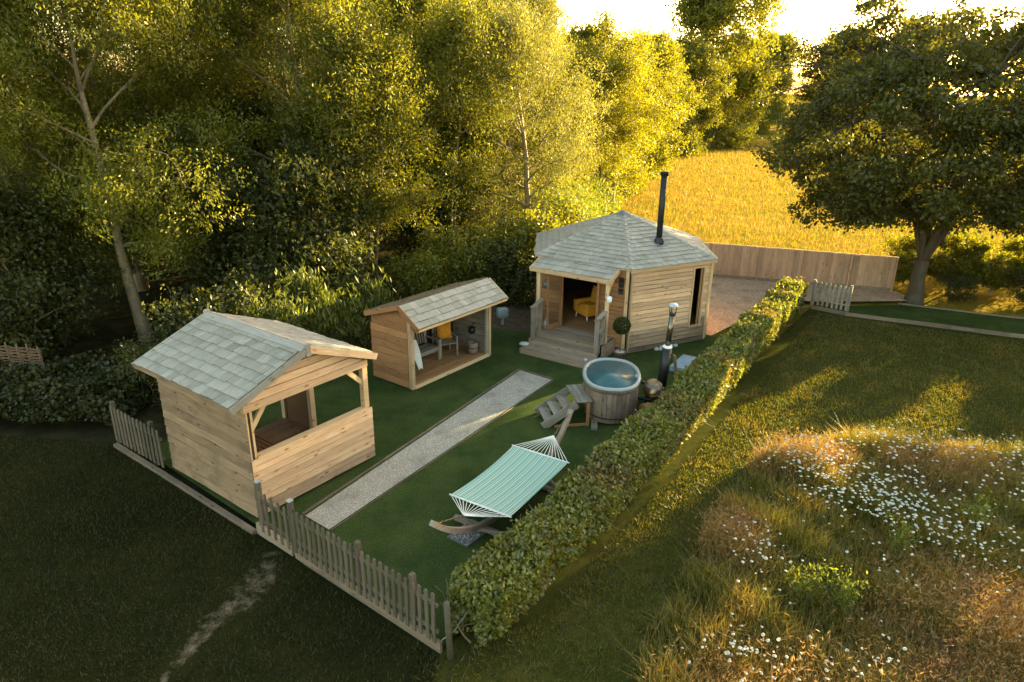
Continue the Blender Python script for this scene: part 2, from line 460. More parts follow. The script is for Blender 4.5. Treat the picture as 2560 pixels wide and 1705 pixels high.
GD_LAWN_SHADED = groundmat('shade_painted_lawn', [(0.016, 0.018, 0.006), ((0.028, 0.027, 0.008), 0.42, 0.66), ((0.012, 0.014, 0.005), 0.5, 0.7)], [0.5, 9.0], bump=0.04, bscale=35)  # darker copy of the lawn, shade painted into the colour
GD_FIELD = groundmat('golden_field', [(0.22, 0.15, 0.022), ((0.12, 0.12, 0.013), 0.42, 0.65), ((0.28, 0.18, 0.045), 0.5, 0.72)], [0.11, 1.2], bump=0.25, bscale=2.5)
GD_SOIL = groundmat('dry_soil', [(0.085, 0.062, 0.038), ((0.13, 0.095, 0.06), 0.45, 0.65), ((0.04, 0.033, 0.018), 0.5, 0.7)], [3.0, 14.0], bump=0.03, bscale=30)
M_WORN, nt, out = newmat('worn_grass')
tc = N(nt, 'ShaderNodeTexCoord'); at = N(nt, 'ShaderNodeAttribute'); at.attribute_name = 'wear'
n1_ = noise(nt, tc.outputs['Object'], 5.5, 6.0, 0.7)
ad = N(nt, 'ShaderNodeMath', operation='MULTIPLY_ADD'); nt.links.new(at.outputs['Fac'], ad.inputs[0]); ad.inputs[1].default_value = 0.40; nt.links.new(n1_, ad.inputs[2])
msk = ramp(nt, ad.outputs[0], 0.80, 1.06)
gc = mixc(nt, (0.016, 0.018, 0.006), (0.028, 0.027, 0.008), ramp(nt, noise(nt, tc.outputs['Object'], 0.5, 5.0, 0.62), 0.42, 0.66))  # grass part keeps the painted shade of the left lawn
sc_ = mixc(nt, (0.12, 0.088, 0.054), (0.20, 0.15, 0.098), ramp(nt, noise(nt, tc.outputs['Object'], 16.0, 5.0, 0.7), 0.4, 0.65))
wbs = N(nt, 'ShaderNodeBsdfPrincipled'); wbs.inputs['Roughness'].default_value = 0.95; wbs.inputs['Specular IOR Level'].default_value = 0.0
nt.links.new(mixc(nt, gc, sc_, msk), wbs.inputs['Base Color'])
bp = N(nt, 'ShaderNodeBump'); bp.inputs['Strength'].default_value = 0.6; bp.inputs['Distance'].default_value = 0.04
nt.links.new(noise(nt, tc.outputs['Object'], 30.0, 4.0, 0.7), bp.inputs['Height']); nt.links.new(bp.outputs[0], wbs.inputs['Normal'])
nt.links.new(wbs.outputs[0], out.inputs['Surface'])
GD_WOOD = groundmat('woodland_floor', [(0.022, 0.020, 0.010), ((0.040, 0.034, 0.014), 0.45, 0.65)], [1.5], bump=0.05, bscale=12)
GD_PATH = gravelmat('grey_gravel', (0.47, 0.425, 0.335), (0.33, 0.30, 0.235), (0.58, 0.54, 0.45), 42.0)
GD_PINK = gravelmat('buff_gravel', (0.55, 0.38, 0.25), (0.38, 0.255, 0.165), (0.64, 0.50, 0.37), 24.0)

# ------------------------------------------------------------------ ground
def sheet(name, pts, z, mat):
    o = ob(name, mesh(name, [(x, y, z) for x, y in pts], [tuple(range(len(pts)))], mat))
    tag(o, kind='structure')
    return o

ZL = -0.06                                                      # the mown lawn outside lies a little below the garden
sheet('ground', [(-900, -300), (900, -300), (900, 1500), (-900, 1500)], -0.14, GD_FIELD)
sheet('lawn', [(-2.6, -12), (60, -12), (60, 24.0), (21.0, 24.35), (12.0, 26.35), (3.2, 13.9), (-1.03, 8.12)], ZL, GD_LAWN)
sheet('shade_painted_lawn', [(-40, -12), (-2.6, -12), (-1.03, 8.12), (-9.34, 14.45), (-11.6, 14.7), (-40, 17)], ZL, GD_LAWN_SHADED)  # left part of the lawn, shade put into its colour
sheet('woodland_floor', [(-60, 9.0), (-5, 9.0), (4, 20), (5.0, 31), (5.0, 46), (16, 88), (44, 146), (44, 190), (-60, 190)], -0.10, GD_WOOD)
sheet('garden_lawn', [(-1.0, 8.2), (2.9, 13.6), (11.6, 26.2), (8.0, 28.0), (3.0, 27.5), (-0.4, 25.0), (-4.4, 20.0), (-5.9, 17.6), (-7.6, 15.0), (-8.6, 14.1)], 0.0, GD_TURF)
sheet('gravel_path', [(-4.04, 11.52), (-3.46, 11.08), (1.17, 18.38), (0.25, 19.07)], 0.012, GD_PATH)
sheet('gravel_yard', [(6.9, 22.4), (11.0, 26.9), (12.2, 26.6), (16.6, 26.9), (16.3, 28.3), (8.2, 30.8), (5.0, 29.0), (4.0, 24.0)], 0.008, GD_PINK)
sheet('gravel_margin', [(-1.2, 23.0), (1.2, 22.4), (1.4, 25.6), (0.4, 26.6), (-2.2, 24.2)], 0.006, GD_SOIL)
sheet('side_lawn', [(12.4, 25.9), (12.75, 25.15), (17.49, 22.95), (23.0, 21.0), (25.5, 23.0), (18.83, 24.75), (15.5, 26.3)], 0.02, GD_TURF)

def soil_patch(name, line, widths, z, seed, n):
    """many small ragged scraps of bare soil scattered along a worn line"""
    r = random.Random(seed); V, F = [], []
    for i in range(n):
        t = r.uniform(0, len(line) - 1.001); k = int(t); f = t - k
        a, b = Vector(line[k]), Vector(line[k + 1]); w = widths[k] * (1 - f) + widths[k + 1] * f
        d = (b - a).normalized(); nn = Vector((-d.y, d.x)); p = a.lerp(b, f) + nn * r.gauss(0, .55) * w
        rad = r.uniform(.2, 1.0) * (.03 + .16 * w); m = 11; b0 = len(V); an = math.atan2(d.y, d.x)
        V.append((p.x, p.y, z + .00008 * i))
        for q in range(m):
            a_ = 2 * math.pi * q / m; rr = rad * r.uniform(.45, 1.15)
            x_, y_ = rr * 1.3 * math.cos(a_), rr * .9 * math.sin(a_)
            V.append((p.x + x_ * math.cos(an) - y_ * math.sin(an), p.y + x_ * math.sin(an) + y_ * math.cos(an), z + .00008 * i))
        F += [(b0, b0 + 1 + q, b0 + 1 + (q + 1) % m) for q in range(m)]
    o = ob(name, mesh(name, V, F, GD_SOIL)); tag(o, kind='structure')
SOIL1 = [(-4.35, 10.35), (-4.3, 9.75), (-4.45, 9.2), (-4.75, 8.55), (-4.85, 8.0), (-4.95, 7.5)]
soil_patch('bare_soil', [(11.2, 25.0), (12.6, 24.4), (14.2, 23.6)], [0.5, 0.5, 0.1], ZL + 0.008, 6, 40)

def worn_sheet(name, line, widths, z, x0, x1, y0, y1, st=.05):
    """fine grid over the lawn whose 'wear' attribute says how far the grass is trodden away"""
    nx, ny = int((x1 - x0) / st), int((y1 - y0) / st)
    X, Y = np.meshgrid(np.linspace(x0, x1, nx + 1), np.linspace(y0, y1, ny + 1))
    P = np.stack([X.ravel(), Y.ravel()], 1); Wr = np.zeros(len(P))
    for k in range(len(line) - 1):
        a, b = np.array(line[k]), np.array(line[k + 1]); d = b - a
        t = np.clip(((P - a) @ d) / (d @ d), 0, 1); w = widths[k] * (1 - t) + widths[k + 1] * t
        Wr = np.maximum(Wr, np.clip(1.25 - np.linalg.norm(P - a - t[:, None] * d, axis=1) / w, 0, 1))
    V = np.concatenate([P, np.full((len(P), 1), z)], 1)
    i_, j_ = np.meshgrid(np.arange(nx), np.arange(ny)); b = (j_ * (nx + 1) + i_).ravel()
    F = np.stack([b, b + 1, b + nx + 2, b + nx + 1], 1)
    F = F[(Wr[F].max(1) > .001)]
    me = fast_mesh(name, V, F, M_WORN)
    at = me.attributes.new('wear', 'FLOAT', 'POINT'); at.data.foreach_set('value', Wr.astype(np.float32))
    o = ob(name, me); tag(o, kind='structure')
worn_sheet('bare_soil', SOIL1, [0.3, 0.55, 0.5, 0.38, 0.25, 0.12], ZL + .005, -6.0, -3.4, 6.9, 11.0)

# ------------------------------------------------------------------ shingle roofs
def shingle_facet(parent, P00, P10, P01, P11, rows, width, mat, name='shingle', t=0.018, seed=0, joined=False):
    """facet with eave P00->P10 and top P01->P11; each shingle is its own mesh in the parent's frame (or all joined)"""
    r = random.Random(seed)
    P00, P10, P01, P11 = map(Vector, (P00, P10, P01, P11))
    ex = (P10 - P00).normalized()
    up_ = ((P01 + P11) / 2 - (P00 + P10) / 2)
    nrm = ex.cross(up_).normalized()
    if nrm.z < 0: nrm = -nrm
    upn = nrm.cross(ex)
    if upn.z < 0: upn = -upn
    Hh = (P01 - P00).dot(upn)
    def lim(s):
        f = s / Hh
        a = P00.lerp(P01, f); b = P10.lerp(P11, f)
        return (a - P00).dot(ex), (b - P00).dot(ex)
    step = Hh / rows
    JV, JF = [], []
    for i in range(rows):
        s0, s1 = i * step, min((i + 1.12) * step, Hh)
        a0, b0 = lim(s0)
        x = a0 - r.uniform(0, 1) * width
        while x < b0 - 0.01:
            w = width * r.uniform(0.8, 1.2)
            x0, x1 = x + 0.003, x + w - 0.003
            x += w
            js = s0 - r.uniform(-0.008, 0.02)
            c = []
            for s in (s0, s1):
                a, b = lim(s)
                c.append((min(max(x0, a), b), min(max(x1, a), b)))
            if c[0][1] - c[0][0] < 0.02: continue
            if c[1][1] - c[1][0] < 0.005:
                m_ = (c[1][0] + c[1][1]) / 2; c[1] = (m_ - 0.003, m_ + 0.003)
            lo, hi = 0.024 + r.uniform(-.004, .014), 0.006
            q = [(c[0][0], js, lo - t), (c[0][1], js, lo - t), (c[1][1], s1, hi - 0.005), (c[1][0], s1, hi - 0.005),
                 (c[0][0], js, lo + t * .4), (c[0][1], js, lo + t * .4), (c[1][1], s1, hi + 0.004), (c[1][0], s1, hi + 0.004)]
            if joined:
                k = len(JV)
                JV += [tuple(P00 + ex * u + upn * v + nrm * w_) for u, v, w_ in q]
                JF += [tuple(k + z for z in f) for f in BOXF]
                continue
            cx = (c[0][0] + c[0][1]) / 2; cy = (s0 + s1) / 2
            o = ob(name, mesh(name, [(u - cx, v - cy, w_) for u, v, w_ in q], BOXF, mat), parent)
            m_ = Matrix((ex, upn, nrm)).transposed().to_4x4(); m_.translation = P00 + ex * cx + upn * cy
            o.matrix_local = m_
    if joined:
        o = ob(name, mesh(name, JV, JF, mat), parent); o['kind'] = 'stuff'

def slab(name, mat, parent, quad, th):
    """thick panel under a quad of points"""
    q = [Vector(p) for p in quad]
    n = (q[1] - q[0]).cross(q[2] - q[0]).normalized()
    if n.z < 0: n = -n
    V = [tuple(p - n * th) for p in q] + [tuple(p) for p in q]
    k = len(q)
    F = [tuple(range(k))[::-1], tuple(range(k, 2 * k))] + [(i, (i + 1) % k, k + (i + 1) % k, k + i) for i in range(k)]
    return ob(name, mesh(name, V, F, mat), parent)

def weather_wall(parent, mat, a, b, z0, z1, rows, out, wav, seed, gap=None):
    """lap boards from z0 to z1 between ground points a, b (2D, parent's frame); gap=(u0,u1,za,zb) leaves an opening"""
    a, b = Vector((*a, 0)), Vector((*b, 0))
    L = (b - a).length; d = (b - a).normalized(); h = (z1 - z0) / rows
    r = random.Random(seed)
    for i in range(rows):
        zt = z0 + (i + 1) * h
        segs = [(0, L)]
        if gap and not (zt <= gap[2] + .02 or zt - h >= gap[3] - .02):
            segs = [(0, gap[0]), (gap[1], L)]
        for s0, s1 in segs:
            if s1 - s0 < 0.04: continue
            mm_ = W_LOW if (mat is W_LARCH and i < rows * .2 + r.uniform(-.6, .6)) else mat
            wboard('board', mm_, parent, a + d * s0 + Vector((0, 0, zt)), a + d * s1 + Vector((0, 0, zt)), h - 0.016, (*out, 0), wav, seed=seed * 100 + i)

# ================================================================== front cabin (open summerhouse with half wall)
A0 = (-4.90, 11.41, 0.0)
AX = R(53.5)
cab = thing('garden_cabin', 'open-fronted timber cabin with half wall and gabled grey shingle roof, nearest the picket fence', 'cabin', A0, AX)
W_, D_ = 2.96, 3.17
RU, RZ, EZ = 1.36, 3.22, 2.56          # ridge offset, ridge height, eave height
VF, VB = -0.16, 3.30
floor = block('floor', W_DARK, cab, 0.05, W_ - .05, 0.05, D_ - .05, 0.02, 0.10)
for i in range(10):
    y0 = 0.08 + i * 0.302
    block('floor_board', W_DECK if i > 4 else W_DARK, floor, 0.06, W_ - .06, 0, 0.29, 0, 0.025).location.xy = (W_ / 2 - W_ / 2, 0)
# floor boards: rebuild in the floor's frame
for o in list(floor.children):
    bpy.data.objects.remove(o)
for i in range(10):
    y0 = -(D_ - .1) / 2 + i * 0.305
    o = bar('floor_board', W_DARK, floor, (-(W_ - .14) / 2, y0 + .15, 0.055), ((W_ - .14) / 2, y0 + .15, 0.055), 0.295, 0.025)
def wallpanel(name, parent, quad2d, a, d, th, out, mat):
    """upright panel: quad2d [(u,z)...] in the plane through a (2D) along d, thickness th away from out"""
    a = Vector((*a, 0)); d = Vector((*d, 0)); o_ = Vector((*out, 0))
    V = [tuple(a + d * u + Vector((0, 0, z))) for u, z in quad2d] + [tuple(a + d * u - o_ * th + Vector((0, 0, z))) for u, z in quad2d]
    k = len(quad2d)
    F = [tuple(range(k)), tuple(range(k, 2 * k))[::-1]] + [((i + 1) % k, i, k + i, k + (i + 1) % k) for i in range(k)]
    return ob(name, mesh(name, V, F, mat), parent)
# left wall, waney boards
lw = wallpanel('wall', cab, [(0, 0.03), (D_, 0.03), (D_, 2.44), (0, 2.44)], (0.03, 0), (0, 1), 0.05, (-1, 0), W_SIDE)
lw.data.materials[0] = W_BACK
weather_wall(lw, W_SIDE, (0.0, D_), (0.0, 0.0), 0.02, 2.46, 12, (-1, 0), 0.018, 1)
# front half wall
fwl = wallpanel('wall', cab, [(0.13, 0.05), (W_ - .13, 0.05), (W_ - .13, 1.24), (0.13, 1.24)], (0, 0.05), (1, 0), 0.03, (0, -1), W_BACK)
weather_wall(fwl, W_LARCH, (-0.01, 0.0), (W_ + .05, 0.0), 0.06, 1.29, 9, (0, -1), 0.004, 2)
block('sill', W_POST, cab, 0.12, W_ - .10, -0.05, 0.12, 1.295, 1.335)
# posts
for (x0, y0, z0) in ((0, 0.003, 1.29), (W_ - .13, 0.003, 1.29)):
    block('post', W_POST, cab, x0, x0 + .13, y0, y0 + .13, z0, 2.30)
block('post', W_POST, cab, W_ - .13, W_ - .003, D_ - .14, D_ - .01, 0.10, 2.44)
pm = block('post', W_POST, cab, W_ - .13, W_ - .003, 1.95, 2.07, 0.10, 2.42)
# front header, side plates, gable
block('beam', W_LARCH, cab, -0.06, W_ - .01, -0.035, 0.06, 2.30, 2.455)
block('beam', W_POST, cab, W_ - .13, W_ - .004, 0.13, D_ - .14, 2.43, 2.53)
gb = wallpanel('gable', cab, [(0.05, 2.44), (W_ - .12, 2.44), (RU, RZ - .10)], (0, 0.03), (1, 0), 0.03, (0, -1), W_BACK)
for i in range(4):
    z0 = 2.46 + i * 0.165
    def xs(z):
        f = (z - 2.44) / (RZ - .06 - 2.44)
        return -0.03 + (RU + .03) * f, (W_ - .05) + (RU - W_ + .05) * f
    a_, b_ = xs(z0), xs(min(z0 + .17, RZ - .07))
    zt = min(z0 + .150, RZ - .075)
    o = wallpanel('board', gb, [(a_[0], z0), (a_[1], z0), (b_[1], zt), (b_[0], zt)], (0, -0.012 + .004 * i), (1, 0), 0.022, (0, -1), W_LARCH)
# braces
bar('brace', W_POST, cab, (0.09, 0.07, 1.86), (0.46, 0.07, 2.33), 0.06, 0.10)
bar('brace', W_POST, cab, (W_ - .10, 0.07, 1.90), (W_ - .52, 0.07, 2.32), 0.06, 0.10)
# back wall and right back wall
bw = wallpanel('wall', cab, [(0, 0.1), (0.72, 0.1), (0.72, 2.5), (0, 2.5)], (0, D_ - .03), (1, 0), -0.03, (0, -1), W_ORANGE)
for i in range(5):
    block('board', W_ORANGE, bw, 0.06 + i * .13, 0.18 + i * .13, D_ - .055, D_ - .032, 0.11, 2.45)
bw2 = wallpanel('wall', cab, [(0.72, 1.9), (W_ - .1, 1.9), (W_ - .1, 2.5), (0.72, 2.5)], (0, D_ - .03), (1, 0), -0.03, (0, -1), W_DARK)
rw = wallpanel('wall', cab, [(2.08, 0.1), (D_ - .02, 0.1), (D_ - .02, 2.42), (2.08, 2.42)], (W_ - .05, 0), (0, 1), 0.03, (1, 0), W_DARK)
weather_wall(rw, W_LARCH, (W_ - .035, 2.06), (W_ - .035, D_ - .01), 0.06, 2.42, 12, (1, 0), 0.012, 4)
# slatted bench along the left wall
bn = ob('bench', box_mesh(0.02, 0.02, 0.02, W_DARK), cab, (0.9, 1.4, 0.35))
for i in range(12):
    x = -0.72 + i * 0.115
    bar('slat', W_DARK, bn, (x, -1.25, 0.19), (x, 1.45, 0.19), 0.095, 0.03)
for x in (-.68, .5):
    for y in (-1.2, 1.4):
        bar('leg', W_DARK, bn, (x, y, -.23), (x, y, .17), 0.08, 0.08)
# roof
rfL = slab('roof', W_SIDE, cab, [(-0.36, VF, EZ), (-0.36, VB, EZ), (RU, VB, RZ), (RU, VF, RZ)], 0.05)
shingle_facet(rfL, (-0.36, VB, EZ), (-0.36, VF + .05, EZ), (RU - .02, VB, RZ), (RU - .02, VF + .05, RZ), 8, 0.25, W_SHING, seed=1)
rfR = slab('roof', W_SIDE, cab, [(RU, VF, RZ), (RU, VB, RZ), (3.07, VB, EZ), (3.07, VF, EZ)], 0.05)
shingle_facet(rfR, (3.07, VF + .05, EZ), (3.07, VB, EZ), (RU + .02, VF + .05, RZ), (RU + .02, VB, RZ), 8, 0.25, W_SHING, seed=2)
def along(p, q, f): return Vector(p).lerp(Vector(q), f)
sl = (RZ - EZ) / (RU + .36); sr = (RZ - EZ) / (3.07 - RU)
# ridge boards
bar('ridge_board', W_RIDGE, cab, (RU - .085, VF - .02, RZ + .035 - .085 * sl), (RU - .085, VB + .02, RZ + .035 - .085 * sl), 0.17, 0.025, (-sl, 0, 1))
bar('ridge_board', W_RIDGE, cab, (RU + .087, VF - .02, RZ + .037 - .087 * sr), (RU + .087, VB + .02, RZ + .037 - .087 * sr), 0.165, 0.025, (sr, 0, 1))
for v in (VF - .022, VB + .022):
    mt = W_RIDGE if v < 0 else W_RIDGE
    bar('bargeboard', mt, cab, (-0.38, v, EZ - .05), (RU - .04, v, RZ - .048), 0.035, 0.135)
    bar('bargeboard', W_LARCH if v < 0 else mt, cab, (RU + .04, v, RZ - .048), (3.09, v, EZ - .05), 0.035, 0.135)
    bar('finial', W_RIDGE, cab, (RU, v - .004 * (1 if v < 0 else -1), RZ - .17), (RU, v - .004 * (1 if v < 0 else -1), RZ + .085), 0.05, 0.105)
bar('fascia', W_SIDE, cab, (-0.345, VF, EZ - .06), (-0.345, VB, EZ - .06), 0.022, 0.09)
bar('fascia', W_LARCH, cab, (3.055, VF, EZ - .06), (3.055, VB, EZ - .06), 0.022, 0.09)

# ================================================================== middle shelter
shl = thing('seating_shelter', 'small open-fronted timber shelter with grey shingle roof, in the middle, with a bench inside', 'shelter', (-2.76, 17.52, 0), R(52.8))
SW, SD = 3.42, 1.55
SRV, SRZ, SEZ, SEB = 0.24, 2.46, 1.96, 2.02      # ridge depth, ridge, front eave, back eave
SVF, SVB = -0.50, 1.62
flo = block('floor', W_FLOOR, shl, 0.02, SW, 0.0, SD, 0.02, 0.10)
for i in range(11):
    y = -SD / 2 + .07 + i * 0.141
    bar('floor_board', W_FLOOR, flo, (-SW / 2 + .03, y, 0.052), (SW / 2 - .03, y, 0.052), 0.134, 0.022)
bar('edge_board', W_POST, shl, (0.10, -0.015, 0.07), (SW - .03, -0.015, 0.07), 0.03, 0.11)
# left wall with five-sided outline
def sroof(v):
    return SRZ - (SRV - v) * (SRZ - SEZ) / (SRV - SVF) if v < SRV else SRZ - (v - SRV) * (SRZ - SEB) / (SVB - SRV)
swl = wallpanel('wall', shl, [(0.02, 0.06), (SD, 0.06), (SD, sroof(SD) - .07), (SRV, SRZ - .07), (0.02, sroof(.02) - .07)], (0.035, 0), (0, 1), 0.045, (-1, 0), W_BACK)
nb = 9
for i in range(nb):
    z0 = 0.05 + i * 0.205
    if z0 + .2 < 1.78:
        wboard('board', W_ORANGE, swl, (0, SD + .01, z0 + .205), (0, 0.10, z0 + .205), 0.190, (-1, 0, 0), 0.010, seed=500 + i)
for (z0, z1) in ((1.69, 1.90), (1.90, 2.10), (2.10, 2.33)):
    def vl(z): return max(0.02, SRV - (SRZ - .06 - z) * (SRV - SVF) / (SRZ - SEZ)), min(SD, SRV + (SRZ - .06 - z) * (SVB - SRV) / (SRZ - SEB))
    a_, b_ = vl(z0), vl(z1)
    wallpanel('board', swl, [(a_[0], z0), (a_[1], z0), (b_[1], z1), (b_[0], z1)], (0.01 - .003 * z0, 0), (0, 1), 0.02, (-1, 0), W_ORANGE)
swr = wallpanel('wall', shl, [(0.10, 0.06), (SD, 0.06), (SD, sroof(SD) - .07), (SRV, SRZ - .07), (0.1, sroof(.1) - .07)], (SW, 0), (0, 1), 0.04, (1, 0), W_BACK)
for i in range(10):
    z0 = 0.08 + i * 0.185
    wboard('board', W_GREY, swr, (SW - .05, 0.11, z0 + .185), (SW - .05, SD - .06, z0 + .185), 0.172, (-1, 0, 0), 0.010, seed=540 + i)
swb = wallpanel('wall', shl, [(0.05, 0.06), (SW - .05, 0.06), (SW - .05, 1.94), (0.05, 1.94)], (0, SD - .03), (1, 0), -0.04, (0, -1), W_BACK)
for i in range(10):
    z0 = 0.08 + i * 0.185
    wboard('board', W_GREY, swb, (SW - .07, SD - .032, z0 + .185), (0.06, SD - .032, z0 + .185), 0.172, (0, -1, 0), 0.010, seed=560 + i)
block('post', W_POST, shl, -0.012, 0.10, -0.03, 0.095, 0.03, sroof(0.02) - .13)
block('post', W_POST, shl, SW - .09, SW + .02, -0.03, 0.085, 0.03, sroof(0.02) - .13)
block('post', W_RIDGE, shl, SW - .17, SW - .10, 0.0, 0.075, 0.10, sroof(0.02) - .13)
bar('beam', W_POST, shl, (-0.05, SVF + .14, SEZ - .05), (SW + .15, SVF + .14, SEZ - .05), 0.07, 0.10)
U0, U1 = -0.16, SW + .20
rf = slab('roof', W_ORANGE, shl, [(U0, SVF, SEZ), (U1, SVF, SEZ), (U1, SRV, SRZ), (U0, SRV, SRZ)], 0.045)
shingle_facet(rf, (U0, SVF, SEZ), (U1, SVF, SEZ), (U0, SRV, SRZ), (U1, SRV, SRZ), 4, 0.27, W_SHING, seed=3)
rf2 = slab('roof', W_ORANGE, shl, [(U0, SRV, SRZ), (U1, SRV, SRZ), (U1, SVB, SEB), (U0, SVB, SEB)], 0.045)
shingle_facet(rf2, (U1, SVB, SEB), (U0, SVB, SEB), (U1, SRV, SRZ), (U0, SRV, SRZ), 6, 0.28, W_MOSSROOF, seed=4)
for u in (U0 - .018, U1 + .018):
    bar('bargeboard', W_ORANGE if u < 0 else W_POST, shl, (u, SVF - .01, SEZ - .05), (u, SRV - .012, SRZ - .04), 0.03, 0.13)
    bar('bargeboard', W_ORANGE, shl, (u, SRV + .012, SRZ - .04), (u, SVB, SEB - .04), 0.03, 0.13)
bar('fascia', W_POST, shl, (U0, SVF + .012, SEZ - .055), (U1, SVF + .012, SEZ - .055), 0.022, 0.07)

# furniture in the shelter
def shp(u, v):
    c, s = math.cos(R(52.8)), math.sin(R(52.8))
    return (-2.76 + u * c - v * s, 17.52 + u * s + v * c)
x, y = shp(1.28, 1.08)
bench = thing('garden_bench', 'weathered grey two-seat slatted bench against the back wall of the shelter', 'bench', (x, y, 0.135), R(52.8))
for k in range(5):
    bar('seat_slat', W_GREY, bench, (-.68, -.25 + k * .1, .42), (.68, -.25 + k * .1, .42), .085, .025)
for k in range(13):
    bar('back_slat', W_GREY, bench, (-.62 + k * .103, .24, .47), (-.62 + k * .103, .30, .84), .05, .018, (0, 1, 0))
bar('top_rail', W_GREY, bench, (-.68, .30, .88), (.68, .30, .88), .04, .08)
bar('apron', W_GREY, bench, (-.64, -.28, .36), (.64, -.28, .36), .03, .09)
for sx in (-.67, .67):
    bar('leg', W_GREY, bench, (sx, -.27, 0), (sx, -.27, .62), .06, .06)
    bar('leg', W_GREY, bench, (sx, .28, 0), (sx, .31, .92), .06, .06)
    bar('armrest', W_GREY, bench, (sx, -.32, .64), (sx, .27, .64), .07, .03)
x, y = shp(2.42, 0.98)
chair = thing('garden_chair', 'weathered grey wooden armchair in the right corner of the shelter', 'chair', (x, y, 0.135), R(30))
for k in range(5):
    bar('seat_slat', W_GREY, chair, (-.27, -.24 + k * .1, .41), (.27, -.24 + k * .1, .41), .085, .025)
for k in range(5):
    bar('back_slat', W_GREY, chair, (-.2 + k * .1, .25, .45), (-.2 + k * .1, .31, .82), .05, .018, (0, 1, 0))
bar('top_rail', W_GREY, chair, (-.28, .31, .86), (.28, .31, .86), .04, .08)
for sx in (-.28, .28):
    bar('leg', W_GREY, chair, (sx, -.26, 0), (sx, -.26, .6), .055, .055)
    bar('leg', W_GREY, chair, (sx, .28, 0), (sx, .31, .9), .055, .055)
    bar('armrest', W_GREY, chair, (sx, -.3, .62), (sx, .27, .62), .07, .03)

def cushion(name, mat, w, h, t, seg=8):
    V, F = [], []
    for side in (1, -1):
        for i in range(seg + 1):
            for j in range(seg + 1):
                u, v = i / seg * 2 - 1, j / seg * 2 - 1
                b = (1 - u ** 4) ** .5 * (1 - v ** 4) ** .5
                pin = 1 - .06 * (1 - abs(u * v)) * (abs(u) > .99 or abs(v) > .99)
                V.append((u * w / 2 * pin, side * t / 2 * b, v * h / 2 * pin))
    n = (seg + 1) ** 2
    for s in (0, 1):
        for i in range(seg):
            for j in range(seg):
                a = s * n + i * (seg + 1) + j
                q = (a, a + 1, a + seg + 2, a + seg + 1)
                F.append(q if s == 0 else q[::-1])
    return mesh(name, V, F, mat, True)
cu = ob('cushion', cushion('cushion', M_CUSH, .5, .5, .16)); tag(cu, 'square orange cushion propped on the wooden armchair in the shelter', 'cushion')
x, y = shp(2.44, 0.98); cu.location = (x - .05, y + .12, 0.135 + .70); cu.rotation_euler = (R(-14), 0, R(30))
# blanket over the bench end near the left post
V, F = [], []
nx, nz = 7, 14
for j in range(nz + 1):
    t = j / nz
    for i in range(nx + 1):
        s = i / nx - .5
        w = .34 * (1 - .55 * abs(t - .35)) * (1 - .6 * max(0, t - .6))
        V.append((s * w + .10 * t, -.03 * math.sin(6 * s + 4 * t) - .17 * math.sin(t * 1.5), .88 - t * .86 + .02 * math.sin(9 * s)))
for j in range(nz):
    for i in range(nx):
        a = j * (nx + 1) + i
        F.append((a, a + 1, a + nx + 2, a + nx + 1))
V2 = [(x_, y_ + .02, z_ + .004) for x_, y_, z_ in V]; k = len(V)
F += [tuple(k + i for i in f)[::-1] for f in F]
bl = ob('blanket', mesh('blanket', V + V2, F, M_BLANKET, True)); tag(bl, 'pale white blanket hanging down at the left end of the shelter bench', 'blanket')
x, y = shp(0.62, 0.55); bl.location = (x, y, 0.30); bl.rotation_euler = (0, 0, R(52.8))
x, y = shp(3.0, 0.35)
bk = thing('barrel_planter', 'small grey wooden tub planter inside the shelter by its right post', 'planter', (x, y, 0.136))
lathe('tub', W_TUB, bk, [(.12, 0), (.155, .10), (.165, .22), (.155, .36), (.135, .37), (.13, .31)], 18)
lathe('band', M_BLACK, bk, [(.166, .20), (.169, .20), (.169, .225), (.166, .225)], 18)
x, y = shp(3.08, 0.62)
ln = thing('wall_lantern', 'round black lantern on the whitish inner wall above the tub planter', 'lantern', (x + .12, y + .12, 0.78))
lathe('globe', M_BLACK, ln, [(.02, -.12), (.10, -.08), (.125, 0), (.10, .09), (.03, .12)], 16)
tube('bracket', M_BLACK, ln, [(0, 0, .12), (0.02, 0.02, .20), (.14, .08, .20)], .012, 6)

# utility box behind the shelter
ub = thing('utility_box', 'pale blue-grey rounded plastic box on a leg beyond the shelter', 'box', (-0.35, 23.3, 0), R(20)); ub.scale = (.78, .78, .78)
o = lathe('casing', M_BOX, ub, [(.02, .34), (.22, .36), (.26, .42), (.26, .74), (.22, .80), (.02, .82)], 20, sx=1.0, sy=.7, p=5)
block('leg', M_BOX, ub, -.05, .05, -.05, .05, 0.0, .36)

# ================================================================== six-sided cabin
HA, HS = R(27.0), 3.25
hexc = thing('hexagonal_cabin', 'six-sided pale timber cabin with a pointed grey shingle roof, porch and black flue', 'cabin', (3.61, 20.55, 0), HA)
HV = [Vector((0, 0, 0))]
for i in range(5):
    a = R(60 * i); HV.append(HV[-1] + Vector((math.cos(a), math.sin(a), 0)) * HS)
HC = sum(HV, Vector()) / 6
HZ0, HZ1, HEZ, HAZ = 0.06, 2.74, 2.80, 3.98
def hexface(i):
    a, b = HV[i], HV[(i + 1) % 6]
    d = (b - a).normalized(); o_ = Vector((d.y, -d.x, 0))
    return a, b, d, o_
